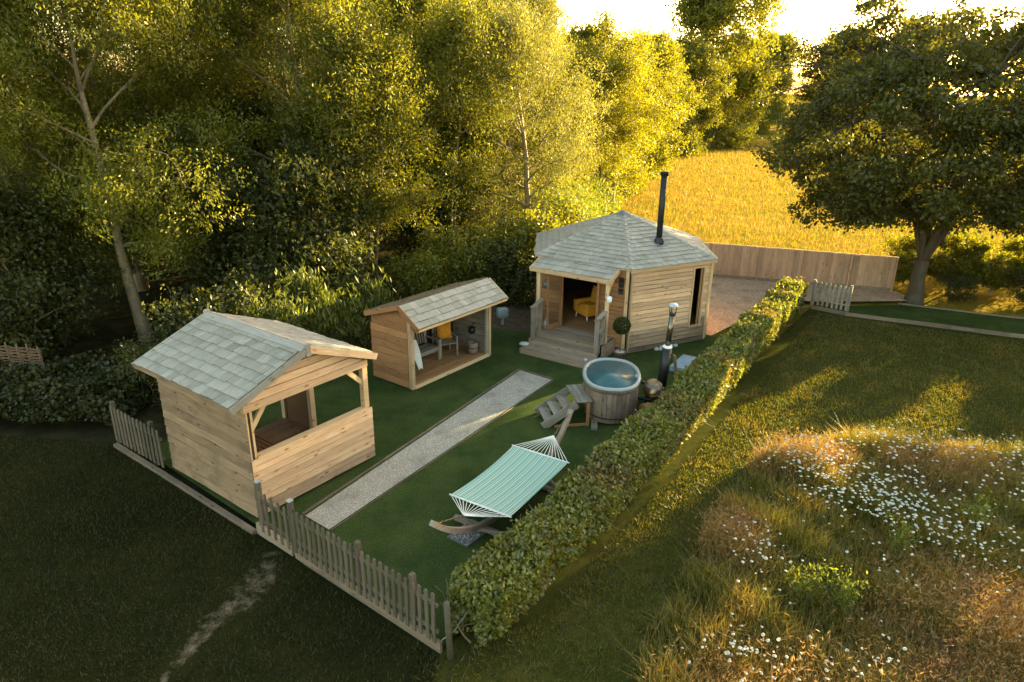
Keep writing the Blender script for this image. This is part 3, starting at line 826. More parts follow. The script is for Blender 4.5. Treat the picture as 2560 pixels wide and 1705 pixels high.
# plinth and floor
pts = [HC + (v - HC) * 0.985 for v in HV]
slab('floor', W_FLOOR, hexc, [(p.x, p.y, 0.47) for p in pts], 0.06)
for i in range(11):
    f = (i + .5) / 11
    a_, b_ = pts[0].lerp(pts[5], f), pts[1].lerp(pts[2], f)
for i in (0, 1, 2, 3, 4):
    a, b, d, o_ = hexface(i)
    win = (2.48, 2.98, 0.60, 2.56) if i == 0 else None
    if win:
        parts = [(0, win[0], HZ0, HZ1), (win[1], HS, HZ0, HZ1), (win[0], win[1], HZ0, win[2]), (win[0], win[1], win[3], HZ1)]
        wp = wallpanel('wall', hexc, [(parts[0][0], parts[0][2]), (parts[0][1], parts[0][2]), (parts[0][1], parts[0][3]), (parts[0][0], parts[0][3])], (a - o_ * .03).xy, d.xy, 0.06, o_.xy, W_BACK)
        for q in parts[1:]:
            wallpanel('panel', wp, [(q[0], q[2]), (q[1], q[2]), (q[1], q[3]), (q[0], q[3])], (a - o_ * .031).xy, d.xy, 0.06, o_.xy, W_BACK)
    else:
        wp = wallpanel('wall', hexc, [(0, HZ0), (HS, HZ0), (HS, HZ1), (0, HZ1)], (a - o_ * .03).xy, d.xy, 0.06, o_.xy, W_BACK)
    if i in (0, 1, 4):
        weather_wall(wp, W_LARCH, (a + d * .04).xy, (b - d * .04).xy, 0.17, HZ1, 19, o_.xy, 0.009, 20 + i,
                     None if not win else (win[0] - .04, win[1] - .04, win[2], win[3]))
    bar('base_board', W_EDGE, hexc, a + o_ * .02 + Vector((0, 0, .09)), b + o_ * .02 + Vector((0, 0, .09)), 0.04, 0.14)
    # corner battens
    for p, s in ((a, 1), (b, -1)):
        bar('corner_board', W_POST, hexc, p + d * s * .055 + o_ * .045 + Vector((0, 0, HZ0)), p + d * s * .055 + o_ * .045 + Vector((0, 0, HZ1 - .01)), 0.10 if abs(d.x) > .9 else 0.03, 0.03 if abs(d.x) > .9 else 0.10)
# the tall window in the right-hand wall
a, b, d, o_ = hexface(0)
def hp(u, n, z): return a + d * u + o_ * n + Vector((0, 0, z))
wn_ = bar('window', W_POST, hexc, hp(2.505, .03, .60), hp(2.505, .03, 2.56), 0.07, 0.05)
wn2 = wn_
inv = wn_.matrix_basis.inverted()
def wbar(name, mat, p, q, w, h):
    o = bar(name, mat, wn_, inv @ p, inv @ q, w, h, (inv.to_3x3() @ Vector((0, 0, 1))) if abs((q - p).z) < .1 else (inv.to_3x3() @ o_))
    return o
wbar('jamb', W_POST, hp(2.955, .03, .60), hp(2.955, .03, 2.56), 0.05, 0.07)
wbar('head', W_POST, hp(2.48, .03, 2.585), hp(2.98, .03, 2.585), 0.07, 0.05)
wbar('sill', W_POST, hp(2.44, .05, .59), hp(3.02, .05, .59), 0.13, 0.035)
gq = wbar('pane', M_GLASS, hp(2.73, -.02, .61), hp(2.73, -.02, 2.55), 0.39, 0.008)
wbar('sash', W_ORANGE, hp(2.86, .005, .62), hp(2.86, .005, 2.55), 0.05, 0.04)

# door face (between vertex 5 and 0) : a = along from vertex 0 towards vertex 5, n = outwards
P0, P5 = HV[0], HV[5]
fd = (P5 - P0).normalized(); fo = Vector((-fd.y, fd.x, 0))
if fo.dot(P0 - HC) < 0: fo = -fo
def fp(a, n, z): return P0 + fd * a + fo * n + Vector((0, 0, z))
def fwall(u0, u1, z0, z1, mat, n=-.03):
    return wallpanel('wall', hexc, [(u0, z0), (u1, z0), (u1, z1), (u0, z1)], (P0 + fo * n).xy, fd.xy, 0.06, fo.xy, W_BACK)
w1 = fwall(0.02, 1.02, HZ0, HZ1, W_SIDE); w2 = fwall(2.38, HS - .02, HZ0, HZ1, W_SIDE); w3 = fwall(1.02, 2.38, 2.42, HZ1, W_SIDE)
weather_wall(w1, W_ORANGE, fp(.06, 0, 0).xy, fp(.98, 0, 0).xy, 0.17, HZ1, 17, fo.xy, .008, 31)
weather_wall(w2, W_ORANGE, fp(2.42, 0, 0).xy, fp(HS - .05, 0, 0).xy, 0.17, HZ1, 17, fo.xy, .008, 32)
bar('corner_board', W_POST, hexc, fp(.055, .045, HZ0), fp(.055, .045, HZ1), .1, .03, fo)
bar('corner_board', W_POST, hexc, fp(HS - .06, .045, HZ0), fp(HS - .06, .045, HZ1), .1, .03, fo)
for aa in (1.03, 2.37):
    bar('door_frame', W_ORANGE, hexc, fp(aa, .02, .5), fp(aa, .02, 2.42), 0.10, 0.07, fo)
bar('door_frame', W_ORANGE, hexc, fp(1.0, .02, 2.45), fp(2.40, .02, 2.45), 0.10, 0.08)
# slit window beside the porch
bar('slit_window', M_BLACK, hexc, fp(.26, .025, 1.95), fp(.26, .025, 2.5), .02, .18, fd)
# open door leaves folded back
for (aa, ang, mat) in ((2.36, 78, W_ORANGE), (1.05, -62, W_ORANGE)):
    dv = (fo * math.cos(R(90 - abs(ang))) + fd * math.sin(R(90 - abs(ang))) * (1 if ang > 0 else -1))
    lf = bar('door', mat, hexc, fp(aa, .06, .52) + dv * .04, fp(aa, .06, 2.40) + dv * .04, .04, .08, dv)
    il = lf.matrix_basis.inverted()
    for (s0, s1, z0, z1) in ((.08, .60, .52, .68), (.08, .60, 2.28, 2.40), (.60, .68, .52, 2.40)):
        c0 = fp(aa, .06, (z0 + z1) / 2) + dv * s0; c1 = fp(aa, .06, (z0 + z1) / 2) + dv * s1
        o = ob('rail', box_mesh(s1 - s0, .04, z1 - z0, mat), lf); mm = Matrix()
        ax_ = (c1 - c0).normalized(); zz = Vector((0, 0, 1)); yy = zz.cross(ax_)
        m_ = Matrix((ax_, yy, zz)).transposed().to_4x4(); m_.translation = (c0 + c1) / 2
        o.matrix_local = il @ m_
    o = ob('pane', box_mesh(.52, .008, 1.60, M_GLASS), lf)
    ax_ = dv; yy = Vector((0, 0, 1)).cross(ax_)
    m_ = Matrix((ax_, yy, Vector((0, 0, 1)))).transposed().to_4x4(); m_.translation = fp(aa, .06, 1.48) + dv * .34
    o.matrix_local = il @ m_

# main roof
EV = [HC + (v - HC) * (1 + .19 / HS) for v in HV]
AP = Vector((HC.x, HC.y, HAZ))
for i in range(6):
    p, q = EV[i].copy(), EV[(i + 1) % 6].copy(); p.z = q.z = HEZ
    sb = slab('roof', W_LARCH, hexc, [p, q, AP], 0.04)
    top0 = AP + (p - AP) * .03; top1 = AP + (q - AP) * .03
    shingle_facet(sb, p, q, top0, top1, 14, 0.27, W_SHING, seed=40 + i, joined=i in (1, 2, 3, 4), name='shingle')
    dd = (q - p).normalized(); oo = Vector((dd.y, -dd.x, 0))
    if i != 5:
        bar('fascia', W_POST, hexc, p - Vector((0, 0, .05)) - oo * .012, q - Vector((0, 0, .05)) - oo * .012, .02, .10)
    # hip caps
    n_caps = 13
    for k in range(n_caps):
        if i in (3,): break
        f0, f1 = k / n_caps * .95, (k + 1.15) / n_caps * .95
        c0 = p.lerp(AP, f0) + Vector((0, 0, .052)); c1 = p.lerp(AP, min(f1, .965)) + Vector((0, 0, .032))
        hd = (c1 - c0).normalized(); side = Vector((0, 0, 1)).cross(hd).normalized(); nn = hd.cross(side)
        wd = .085
        V = [c0 - side * wd - nn * .03, c0 + nn * .004, c0 + side * wd - nn * .03, c1 - side * wd - nn * .03, c1 + nn * .004, c1 + side * wd - nn * .03]
        V = V + [v - nn * .014 for v in V]
        F = [(0, 1, 4, 3), (1, 2, 5, 4), (6, 9, 10, 7), (7, 10, 11, 8), (0, 6, 7, 1), (1, 7, 8, 2), (3, 4, 10, 9), (4, 5, 11, 10), (0, 3, 9, 6), (2, 8, 11, 5)]
        c = (c0 + c1) / 2
        ob('ridge_tile', mesh('ridge_tile', [tuple(v - c) for v in V], F, W_SHING), sb, c)
# lead cap on the point
lathe('roof_cap', M_LEAD, hexc, [(.32, HAZ - .085), (.30, HAZ - .06), (.02, HAZ + .075), (0.0, HAZ + .08)], 6, (HC.x, HC.y, 0), smooth=False).rotation_euler = (0, 0, 0)
# porch roof
pa0, pa1 = 0.30, 3.12
pf = [fp(pa0, .76, 2.56), fp(pa1, .76, 2.56)]; pbk = [fp(pa0, -.55, 3.03), fp(pa1, -.55, 3.03)]
pr = slab('porch_roof', W_LARCH, hexc, [pf[0], pf[1], pbk[1], pbk[0]], .045)
shingle_facet(pr, pf[0], pf[1], pbk[0], pbk[1], 5, .36, W_SHING, seed=60)
bar('fascia', W_LARCH, hexc, fp(pa0 - .01, .77, 2.50), fp(pa1 + .01, .77, 2.50), .025, .13)
for aa in (pa0 - .012, pa1 + .012):
    bar('bargeboard', W_LARCH, hexc, fp(aa, .80, 2.49), fp(aa, -.12, 2.83), .03, .14)
# porch posts, brackets, lamp
for aa in (.42, 2.86):
    bar('post', W_POST, hexc, fp(aa, .64, .48), fp(aa, .64, 2.50), .10, .10, fo)
    bar('brace', W_POST, hexc, fp(aa, .60, 2.16), fp(aa, .22, 2.50), .05, .07)
bar('beam', W_POST, hexc, fp(.36, .64, 2.44), fp(2.92, .64, 2.44), .09, .10)
# deck, steps
dk = ob('porch_deck', box_mesh(.05, .05, .05, W_DECK), hexc)
dk.location = fp(1.6, .4, .2)
def dbar(name, mat, p, q, w, h, parent=dk): return bar(name, mat, parent, p - parent.location, q - parent.location, w, h)
for i in range(7):
    n = .085 + i * .135
    dbar('deck_board', W_DECK, fp(.42, n, .49), fp(2.86, n, .49), .128, .028)
for i, z in enumerate((.40, .26)):
    dbar('riser', W_DECK, fp(.42, .97 + .003 * i, z), fp(2.86, .97 + .003 * i, z), .025, .135)
st = ob('step', box_mesh(.05, .05, .05, W_DECK), hexc); st.location = fp(1.6, 1.4, .08)
for i in range(2):
    dbar('tread', W_DECK, fp(.36, 1.12 + i * .14, .345), fp(2.80, 1.12 + i * .14, .345), .13, .028, st)
for i, z in enumerate((.26,)):
    dbar('riser', W_DECK, fp(.36, 1.315, z), fp(2.80, 1.315, z), .025, .13, st)
for i in range(4):
    dbar('tread', W_DECK, fp(.36, 1.37 + i * .138, .185), fp(2.78, 1.37 + i * .138, .185), .13, .028, st)
dbar('riser', W_DECK, fp(.36, 1.835, .085), fp(2.78, 1.835, .085), .025, .165, st)
for aa in (.35, 2.81):
    dbar('stringer', W_DECK, fp(aa, .03, .25), fp(aa, .98, .25), .03, .45, dk)
    dbar('stringer', W_DECK, fp(aa, .99, .08), fp(aa, 1.84, .08), .03, .16, st)
# handrails
for aa in (.42, 2.70):
    hr = ob('handrail', box_mesh(.14, .11, .045, W_GREY), hexc); hr.location = fp(aa, 1.26, 1.40)
    place(hr, fp(aa, 1.0, 1.46), fo * 1 + Vector((0, 0, -.24)), (0, 0, 1))
    hi_ = hr.matrix_basis.inverted()
    def hbar(name, p, q, w, h, uv): return bar(name, W_GREY, hr, hi_ @ p, hi_ @ q, w, h, hi_.to_3x3() @ Vector(uv))
    hbar('rail', fp(aa, .70, 1.535), fp(aa, 1.32, 1.385), .14, .045, (0, 0, 1))
    hbar('rail', fp(aa, .72, 1.05), fp(aa, 1.2, .93), .05, .09, (0, 0, 1))
    hbar('post', fp(aa, 1.24, .20), fp(aa, 1.24, 1.37), .11, .11, fo)
    hbar('post', fp(aa, .80, .50), fp(aa, .80, 1.48), .11, .11, fo)
    hbar('cap', fp(aa, 1.16, 1.41), fp(aa, 1.33, 1.41), .15, .05, (0, 0, 1))
def w_(p): return hexc.matrix_basis @ p if False else (Matrix.Translation(Vector((3.61, 20.55, 0))) @ Matrix.Rotation(HA, 4, 'Z')) @ p
lp = w_(fp(.33, .69, 2.02))
lm = thing('porch_lamp', 'small white lantern on the right-hand porch post', 'lamp', lp)
lathe('shade', M_WHITE, lm, [(.03, .02), (.075, .0), (.085, -.12), (.06, -.19), (.02, -.20)], 14)
tube('bracket', M_BLACK, lm, [(0, 0, .02), (0, 0, .08), (.05, .04, .10)], .012, 6)
lp = w_(fp(2.70, .50, 2.06))
lm2 = thing('porch_lamp', 'small dull lantern high on the left-hand porch post', 'lamp', lp)
lathe('shade', M_LEAD, lm2, [(.03, .02), (.075, .0), (.085, -.12), (.06, -.19), (.02, -.20)], 14)
tube('bracket', M_BLACK, lm2, [(0, 0, .02), (0, 0, .08), (.05, -.04, .10)], .012, 6)

# flue
fl_p = w_(Vector((HC.x, HC.y, 0)) + (HV[0] + HV[1]) / 2 * 0)
fl = tube('flue', M_BLACK, hexc, [(0, 0, 0), (0, 0, 2.3)], .098, 20)
fx, fy = 1.80, 1.0
slope = (HAZ - HEZ) / (HC.y + .16)
fz = HEZ + slope * (fy + .16)
fl.location = (fx, fy, fz - .1)
lathe('collar', M_BLACK, fl, [(.17, .06), (.165, .12), (.12, .26), (.094, .30)], 20)
lathe('cowl', M_BLACK, fl, [(.10, 2.23), (.13, 2.25), (.13, 2.32), (.14, 2.34), (.14, 2.37), (.02, 2.39)], 20)
lathe('joint_band', M_BLACK, fl, [(.093, 1.0), (.099, 1.01), (.099, 1.05), (.093, 1.06)], 20)
bar('flashing', M_LEAD, fl, (0, -.27, -.27 * slope + .125 ), (0, .2, .2 * slope + .125), .42, .012)

# inside: armchair, dark furniture
pA = w_(fp(2.02, -1.35, 0.475))
arm = thing('armchair', 'mustard yellow armchair with pale legs just inside the open doors', 'armchair', pA, R(-60))
ob('seat', cushion('seat', M_MUSTARD, .62, .64, .22), arm, (0, 0, .42)).rotation_euler = (R(90), 0, 0)
ob('seat_base', box_mesh(.66, .66, .26, M_MUSTARD), arm, (0, 0, .30))
o = ob('backrest', cushion('backrest', M_MUSTARD, .70, .72, .2), arm, (0, .34, .68)); o.rotation_euler = (R(-12), 0, 0)
for sx in (-.37, .37):
    o = ob('armrest', box_mesh(.72, .13, .38, M_MUSTARD), arm, (sx, .02, .42)); o.rotation_euler = (0, 0, R(90))
    for sy in (-.28, .28):
        tube('leg', M_WHITE, arm, [(sx * .82, sy, .18), (sx * .9, sy * 1.05, 0)], [.028, .018], 8)
pT = w_(fp(1.5, -3.1, 0.475))
tb = thing('side_table', 'dark table deep inside the six-sided cabin behind the armchair', 'table', pT, R(10))
block('top', M_GREYFAB, tb, -.5, .5, -.35, .35, .68, .74)
for sx in (-.42, .42):
    for sy in (-.28, .28): block('leg', M_BLACK, tb, sx - .03, sx + .03, sy - .03, sy + .03, 0, .68)
pT = w_(fp(2.62, .52, .505))
jr = thing('milk_churn', 'small grey metal churn on the porch deck beside the left post', 'churn', pT)
lathe('body', M_CAP, jr, [(.08, 0), (.10, .03), (.10, .20), (.06, .27), (.06, .32), (.075, .34)], 14)
pT = w_(fp(2.78, 1.62, .20))
sn = lathe('doorstop_stone', M_STONE, None, [(.02, 0), (.13, .02), (.15, .06), (.10, .10), (.02, .11)], 12, pT, sx=1.2, sy=.8)
tag(sn, 'pale flat stone lying on the left end of the bottom step', 'stone')
pT = w_(fp(.52, 1.72, .20))
sn = lathe('doorstop_stone', M_STONE, None, [(.02, 0), (.06, .02), (.065, .05), (.04, .09), (.01, .10)], 10, pT)
tag(sn, 'small pale stone on the right end of the bottom step', 'stone')

# topiary
tp = thing('topiary_tree', 'clipped ball topiary on a thin stem in a pot beside the porch', 'topiary', (3.37, 20.02, 0))
lathe('pot', M_POT, tp, [(.15, 0), (.19, .26), (.205, .27), (.205, .31), (.18, .31), (.175, .27)], 20)
lathe('gravel_mulch', M_STONE, tp, [(.176, .275), (.12, .29), (.0, .295)], 20)
tube('stem', M_BARK, tp, [(0, 0, .27), (.01, 0, .6), (0, 0.01, .95)], .018, 7)

# ================================================================== leaf helper
def leaves(C, size, aspect, rg, upbias=0.3, droop=0.0, dirs=None):
    """quads (kite-shaped leaves) at centres C (n,3)"""
    n = len(C)
    d = rg.normal(size=(n, 3)) if dirs is None else dirs + rg.normal(size=(n, 3)) * 0.45
    d[:, 2] -= droop
    d /= np.linalg.norm(d, axis=1, keepdims=True) + 1e-9
    nn = rg.normal(size=(n, 3)); nn[:, 2] += upbias * 2
    s = np.cross(d, nn); s /= np.linalg.norm(s, axis=1, keepdims=True) + 1e-9
    L = (size * rg.uniform(.65, 1.35, n))[:, None]; Wd = L * aspect
    V = np.stack([C - d * L * .5, C + s * Wd * .5 - d * L * .05, C + d * L * .5, C - s * Wd * .5 - d * L * .05], 1).reshape(-1, 3)
    F = np.arange(4 * n).reshape(n, 4)
    return V, F

rg = np.random.default_rng(5)
v = rg.normal(size=(2600, 3)); v /= np.linalg.norm(v, axis=1, keepdims=True)
v = v * (0.27 * rg.uniform(.6, 1.06, 2600) ** .5)[:, None] + np.array([0, 0, 1.14])
ob('foliage', fast_mesh('foliage', *leaves(v, .05, .6, rg), L_TOPI), tp)

# ================================================================== hot tub
tub = thing('hot_tub', 'oval wooden hot tub full of teal water with a pale rim', 'hot tub', (2.60, 16.50, 0), R(84))
TL, TW, TP = 1.07, .74, 2.35
shell = lathe('shell', M_SHELL, tub, [(0.0, .28), (.80, .30), (.86, .40), (.87, .98), (.895, 1.02)], 64, sx=TL, sy=TW, p=TP)
lathe('rim', M_LINER, tub, [(.875, 1.01), (.885, 1.045), (.93, 1.06), (.995, 1.055), (1.02, 1.03), (1.015, 1.0), (.985, .995)], 64, sx=TL, sy=TW, p=TP)
lathe('trim_band', W_TUB, tub, [(.965, .90), (.985, .905), (.99, .985), (.965, .995)], 64, sx=TL, sy=TW, p=TP)
wt = lathe('water', M_WATER, tub, [(.865, .90), (0.0, .9001)], 64, sx=TL, sy=TW, p=TP)
ld = lathe('light', M_WHITE, tub, [(.045, 0), (.045, .02), (.02, .03)], 14, (.72, .26, .92)); ld['label'] = 'small round white float in the water'
ob('seat', box_mesh(.4, .62, .3, M_SHELL), tub, (-.55, 0, .45))
lathe('headrest', M_LINER, tub, [(.02, -.05), (.10, -.04), (.11, .0), (.08, .05), (.02, .06)], 14, (-.05, -.64, .98), sx=1.3, sy=.5)
NS = 46
def sup(a, sx, sy, p=TP):
    ca, sa = math.cos(a), math.sin(a)
    return Vector((math.copysign(abs(ca) ** (2 / p), ca) * sx, math.copysign(abs(sa) ** (2 / p), sa) * sy, 0))
# even spacing round the oval
pp = [sup(2 * math.pi * k / 720, TL, TW) for k in range(721)]
cl = [0.0]
for k in range(720): cl.append(cl[-1] + (pp[k + 1] - pp[k]).length)
def at_len(s):
    k = int(np.searchsorted(cl, s)); k = max(1, min(720, k))
    f = (s - cl[k - 1]) / (cl[k] - cl[k - 1] + 1e-9)
    return pp[k - 1].lerp(pp[k], f)
for k in range(NS):
    c0, c1 = at_len(cl[-1] * k / NS), at_len(cl[-1] * (k + 1) / NS)
    g = .004; d_ = (c1 - c0).normalized(); n_ = Vector((d_.y, -d_.x, 0))
    V = []
    for z, f in ((.06, .90), (.35, .95), (.65, .968), (.94, .955)):
        for p_, s_ in ((c0 + d_ * g, 0), (c1 - d_ * g, 0)):
            V.append(tuple(Vector((p_.x * f, p_.y * f, z))))
        for p_ in (c1 - d_ * g, c0 + d_ * g):
            V.append(tuple(Vector((p_.x * f, p_.y * f, z)) - n_ * .04))
    F = [(0, 3, 2, 1), (12, 13, 14, 15)]
    for r_ in range(3):
        o4 = r_ * 4
        F += [(o4 + i, o4 + (i + 1) % 4, o4 + 4 + (i + 1) % 4, o4 + 4 + i) for i in range(4)]
    cm = (c0 + c1) / 2 * .95
    me = mesh('stave', [(z_ - .5, x_ - cm.x, y_ - cm.y) for x_, y_, z_ in V], F, W_TUB)
    o = ob('stave', me, tub)
    o.matrix_local = Matrix(((0, 1, 0, cm.x), (0, 0, 1, cm.y), (1, 0, 0, .5), (0, 0, 0, 1)))
for z, f in ((.20, .925), (.72, .975)):
    if z < .5: lathe('hoop', M_BLACK, tub, [(f + .004, z - .015), (f + .014, z - .015), (f + .014, z + .015), (f + .004, z + .015)], 64, sx=TL, sy=TW, p=TP)
lathe('drain', M_BLACK, tub, [(.03, 0), (.03, .03)], 10, (-.86, .42, .86)).rotation_euler = (0, R(90), 0)
for yy in (-.4, .4):
    bar('bearer', W_GREY, tub, (-1.25, yy, .03), (1.1, yy, .03), .16, .055)

# steps to the tub
P_a, P_b = Vector((1.44, 16.48, 0)), Vector((1.64, 15.44, 0))
sd = (P_b - P_a).normalized(); sx_ = Vector((-sd.y, sd.x, 0))
if sx_.x < 0: sx_ = -sx_
stp = thing('tub_steps', 'grey wooden steps with a small platform leading up to the hot tub', 'steps', (1.44, 16.48, 0), math.atan2(sd.y, sd.x))
# local x along sd (towards the viewer), local y = away from the tub side or toward it
sg = 1 if Vector((-sd.y, sd.x, 0)).x > 0 else -1
pl = ob('platform', box_mesh(.05, .05, .02, W_GREY), stp, (.5, .2 * sg, .64))
for k in range(3):
    bar('board', W_GREY, pl, (-.53, sg * (-.14 + k * .137), .03), (.53, sg * (-.14 + k * .137), .03), .13, .03)
for k, (z, off) in enumerate(((.16, -.66), (.32, -.43), (.48, -.20))):
    tr = bar('tread', W_GREY, stp, (.13, sg * off, z), (.93, sg * off, z), .25, .03)
for x in (.11, .95):
    bar('stringer', W_GREY, stp, (x, sg * -.84, .03), (x, sg * .02, .60), .035, .22)
for x in (.06, 1.0):
    bar('leg', W_ORANGE, stp, (x, sg * .30, 0), (x, sg * .30, .64), .07, .07)
bar('foot_rail', W_ORANGE, stp, (1.0, sg * -.55, .04), (1.0, sg * .26, .04), .05, .06)

# stove with flue beside the tub
stv = thing('tub_stove', 'round brown steel stove with a tall leaning pipe behind the hot tub', 'stove', (3.86, 16.82, 0), R(10))
fb = lathe('firebox', M_BRASS, stv, [(.0, -.30), (.24, -.30), (.27, -.27), (.27, .22), (.24, .26), (.0, .28)], 28, (-.05, 0, .42)); fb.rotation_euler = (R(52), 0, R(-35))
lathe('door', M_BRASS, fb, [(.0, .29), (.20, .29), (.22, .30), (.20, .325), (.0, .33)], 24)
bar('door_bar', M_STEEL, fb, (-.22, 0, .335), (.22, 0, .335), .10, .02)
for sx in (-.2, .12):
    for sy in (-.15, .15): block('leg', M_BLACK, stv, sx - .02, sx + .02, sy - .02, sy + .02, 0, .26)
tube('water_pipe', M_BLACK, stv, [(-.62, .05, .32), (-.45, -.12, .26), (-.25, -.26, .28), (-.08, -.22, .36)], .045, 10)
tube('water_pipe', M_BLACK, stv, [(-.62, .15, .72), (-.45, .12, .70), (-.3, .10, .6), (-.2, .05, .5)], .045, 10)
lower = tube('heat_guard', M_BLACK, stv, [(.16, .03, .55), (.235, .05, 1.62)], .125, 18)
up_ = tube('pipe', M_STEEL, stv, [(.235, .05, 1.60), (.30, .07, 2.58)], .072, 18)
lathe('band', M_WHITE, up_, [(.078, 0), (.125, .01), (.13, .05), (.10, .08), (.076, .085)], 16, (.237, .05, 1.60))
lathe('collar', M_BLACK, up_, [(.078, 0), (.084, .0), (.084, .07), (.078, .07)], 16, (.298, .069, 2.50))
for dx, dy in ((-.085, 0), (.085, 0), (0, .085)):
    tube('cap_strut', M_BLACK, up_, [(.30 + dx * .9, .07 + dy * .9, 2.55), (.305 + dx * 1.25, .07 + dy * 1.25, 2.76)], .011, 6)
lathe('rain_cap', M_CAP, up_, [(.15, 0), (.155, .015), (.09, .055), (.0, .07)], 20, (.305, .07, 2.755))
# paddle leaning by the pipe
pdl = thing('log_basket_board', 'narrow weathered board leaning beside the stove pipe', 'board', (4.52, 17.35, 0), R(20))
bar('plank', W_SIDE, pdl, (.16, .1, 0.02), (-.22, -.12, 1.30), .03, .12, (0, 1, 0))
# split log lying beside stove
lg = thing('log_round', 'cut log round lying between the hot tub and the hedge', 'log', (3.52, 16.15, .17), R(25))
o = lathe('log', W_FLOOR, lg, [(.0, -.17), (.17, -.17), (.18, -.15), (.175, .15), (.17, .17), (.0, .17)], 18); o.rotation_euler = (R(62), 0, 0)
# folded cover
cv = thing('spa_cover', 'folded blue-grey cover lying on the grass beside the hedge', 'cover', (5.27, 19.55, 0), R(57))
for k, z in enumerate((.05, .135)):
    ob('panel', box_mesh(1.15, .46, .075, M_COVER), cv, (0, 0, z))
# stones at the foot of the wall
for k in range(7):
    q = w_(Vector((1.15 + k * .13, -.16 - .05 * math.sin(k * 2.1), .0)))
    s_ = lathe('edge_stone', M_STONE, None, [(.0, -.02), (.07, 0), (.085, .05), (.05, .09), (.0, .10)], 9, (q.x, q.y, 0.0), sx=1.1 + .3 * math.sin(k), sy=.8)
    s_.rotation_euler = (0, 0, k * 1.1)
    tag(s_, 'pale rough stone in the row along the foot of the six-sided cabin wall', 'stone', 'stones along the cabin wall')

# ================================================================== hammock and stand
hx, hy = Vector((.521, .853, 0)), Vector((-.853, .521, 0))
HO = Vector((.03, 11.92, 0))
hst = thing('hammock_stand', 'curved wooden arc stand holding up the hammock', 'stand', HO, math.atan2(.853, .521))
P = []
for k in range(25):
    t = -1 + 2 * k / 24
    P.append((2.55 * t - .03, -.02, .10 + .95 * abs(t) ** 2.2 + (.1 * abs(t) ** 6)))
V, F = [], []
for i, p in enumerate(P):
    q0 = Vector(P[max(0, i - 1)]); q1 = Vector(P[min(24, i + 1)]); tn = (q1 - q0).normalized()
    nn = Vector((-tn.z, 0, tn.x)); w = .045; h = .05
    for s, e_ in ((-1, -1), (1, -1), (1, 1), (-1, 1)):
        V.append(tuple(Vector(p) + Vector((0, s * w, 0)) + nn * e_ * h))
for i in range(24):
    for k in range(4):
        F.append((i * 4 + k, i * 4 + (k + 1) % 4, i * 4 + 4 + (k + 1) % 4, i * 4 + 4 + k))
F += [(0, 1, 2, 3)[::-1], (96, 97, 98, 99)]
ob('beam', mesh('beam', V, F, W_ARC), hst)
for x in (-.95, .95):
    bar('foot', W_ARC, hst, (x, -.72, .05), (x, .72, .05), .09, .09)
    for s in (-1, 1):
        bar('strut', W_ARC, hst, (x, s * .60, .10), (x * 1.25, s * .05, .20), .05, .05)
# chains at both tips
def chain(parent, p, q, n):
    p, q = Vector(p), Vector(q)
    for i in range(n):
        c = p.lerp(q, (i + .5) / n); L = (q - p).length / n * .75
        d_ = (q - p).normalized(); s_ = d_.cross(Vector((0, 0, 1))).normalized()
        u_ = s_ if i % 2 else s_.cross(d_)
        ring = [c + d_ * L * math.cos(a) + u_ * .016 * math.sin(a) for a in np.linspace(0, 2 * math.pi, 9)]
        tube('chain_link', M_STEEL, parent, ring, .005, 4, False)
ham = thing('hammock', 'mint green striped hammock stretched between spreader bars over the lawn', 'hammock', HO + Vector((0, 0, .68)), math.atan2(.853, .521))
n1, n2 = 18, 12
V, F = [], []
HL, HW = 1.12, .665
for i in range(n1 + 1):
    x = -HL + 2 * HL * i / n1
    for j in range(n2 + 1):
        y = -HW + 2 * HW * j / n2
        sag = -.045 * (1 - (x / HL) ** 2) - .03 * (1 - (y / HW) ** 2) * (1 - (x / HL) ** 4)
        pinch = 1 - .035 * (1 - (x / HL) ** 2)
        V.append((x, y * pinch, sag))
for i in range(n1):
    for j in range(n2):
        a_ = i * (n2 + 1) + j
        F.append((a_, a_ + n2 + 1, a_ + n2 + 2, a_ + 1))
nV = len(V)
V += [(x, y, z - .008) for x, y, z in V]
F += [tuple(nV + q for q in f)[::-1] for f in F]
ob('cloth', mesh('cloth', V, F, M_HAMM, True), ham)
hooks = ((-1.60, 0.03, .03), (1.74, 0.0, .17))
for sx, hk in ((-1, hooks[0]), (1, hooks[1])):
    tube('spreader_bar', M_ROPE, ham, [(sx * (HL + .02), -HW - .03, .0), (sx * (HL + .02), HW + .03, .0)], .017, 8)
    for k in range(15):
        y = -HW + 2 * HW * k / 14
        m_ = Vector((sx * (HL + .02), y, 0)).lerp(Vector(hk), .6) + Vector((0, 0, -.01))
        tube('rope', M_ROPE, ham, [(sx * (HL + .02), y, 0), tuple(m_), hk], .007, 4, False)
    tip = (-2.52, -.02, .42) if sx < 0 else (2.45, -.02, .44)
    chain(ham, hk, tip, 12)
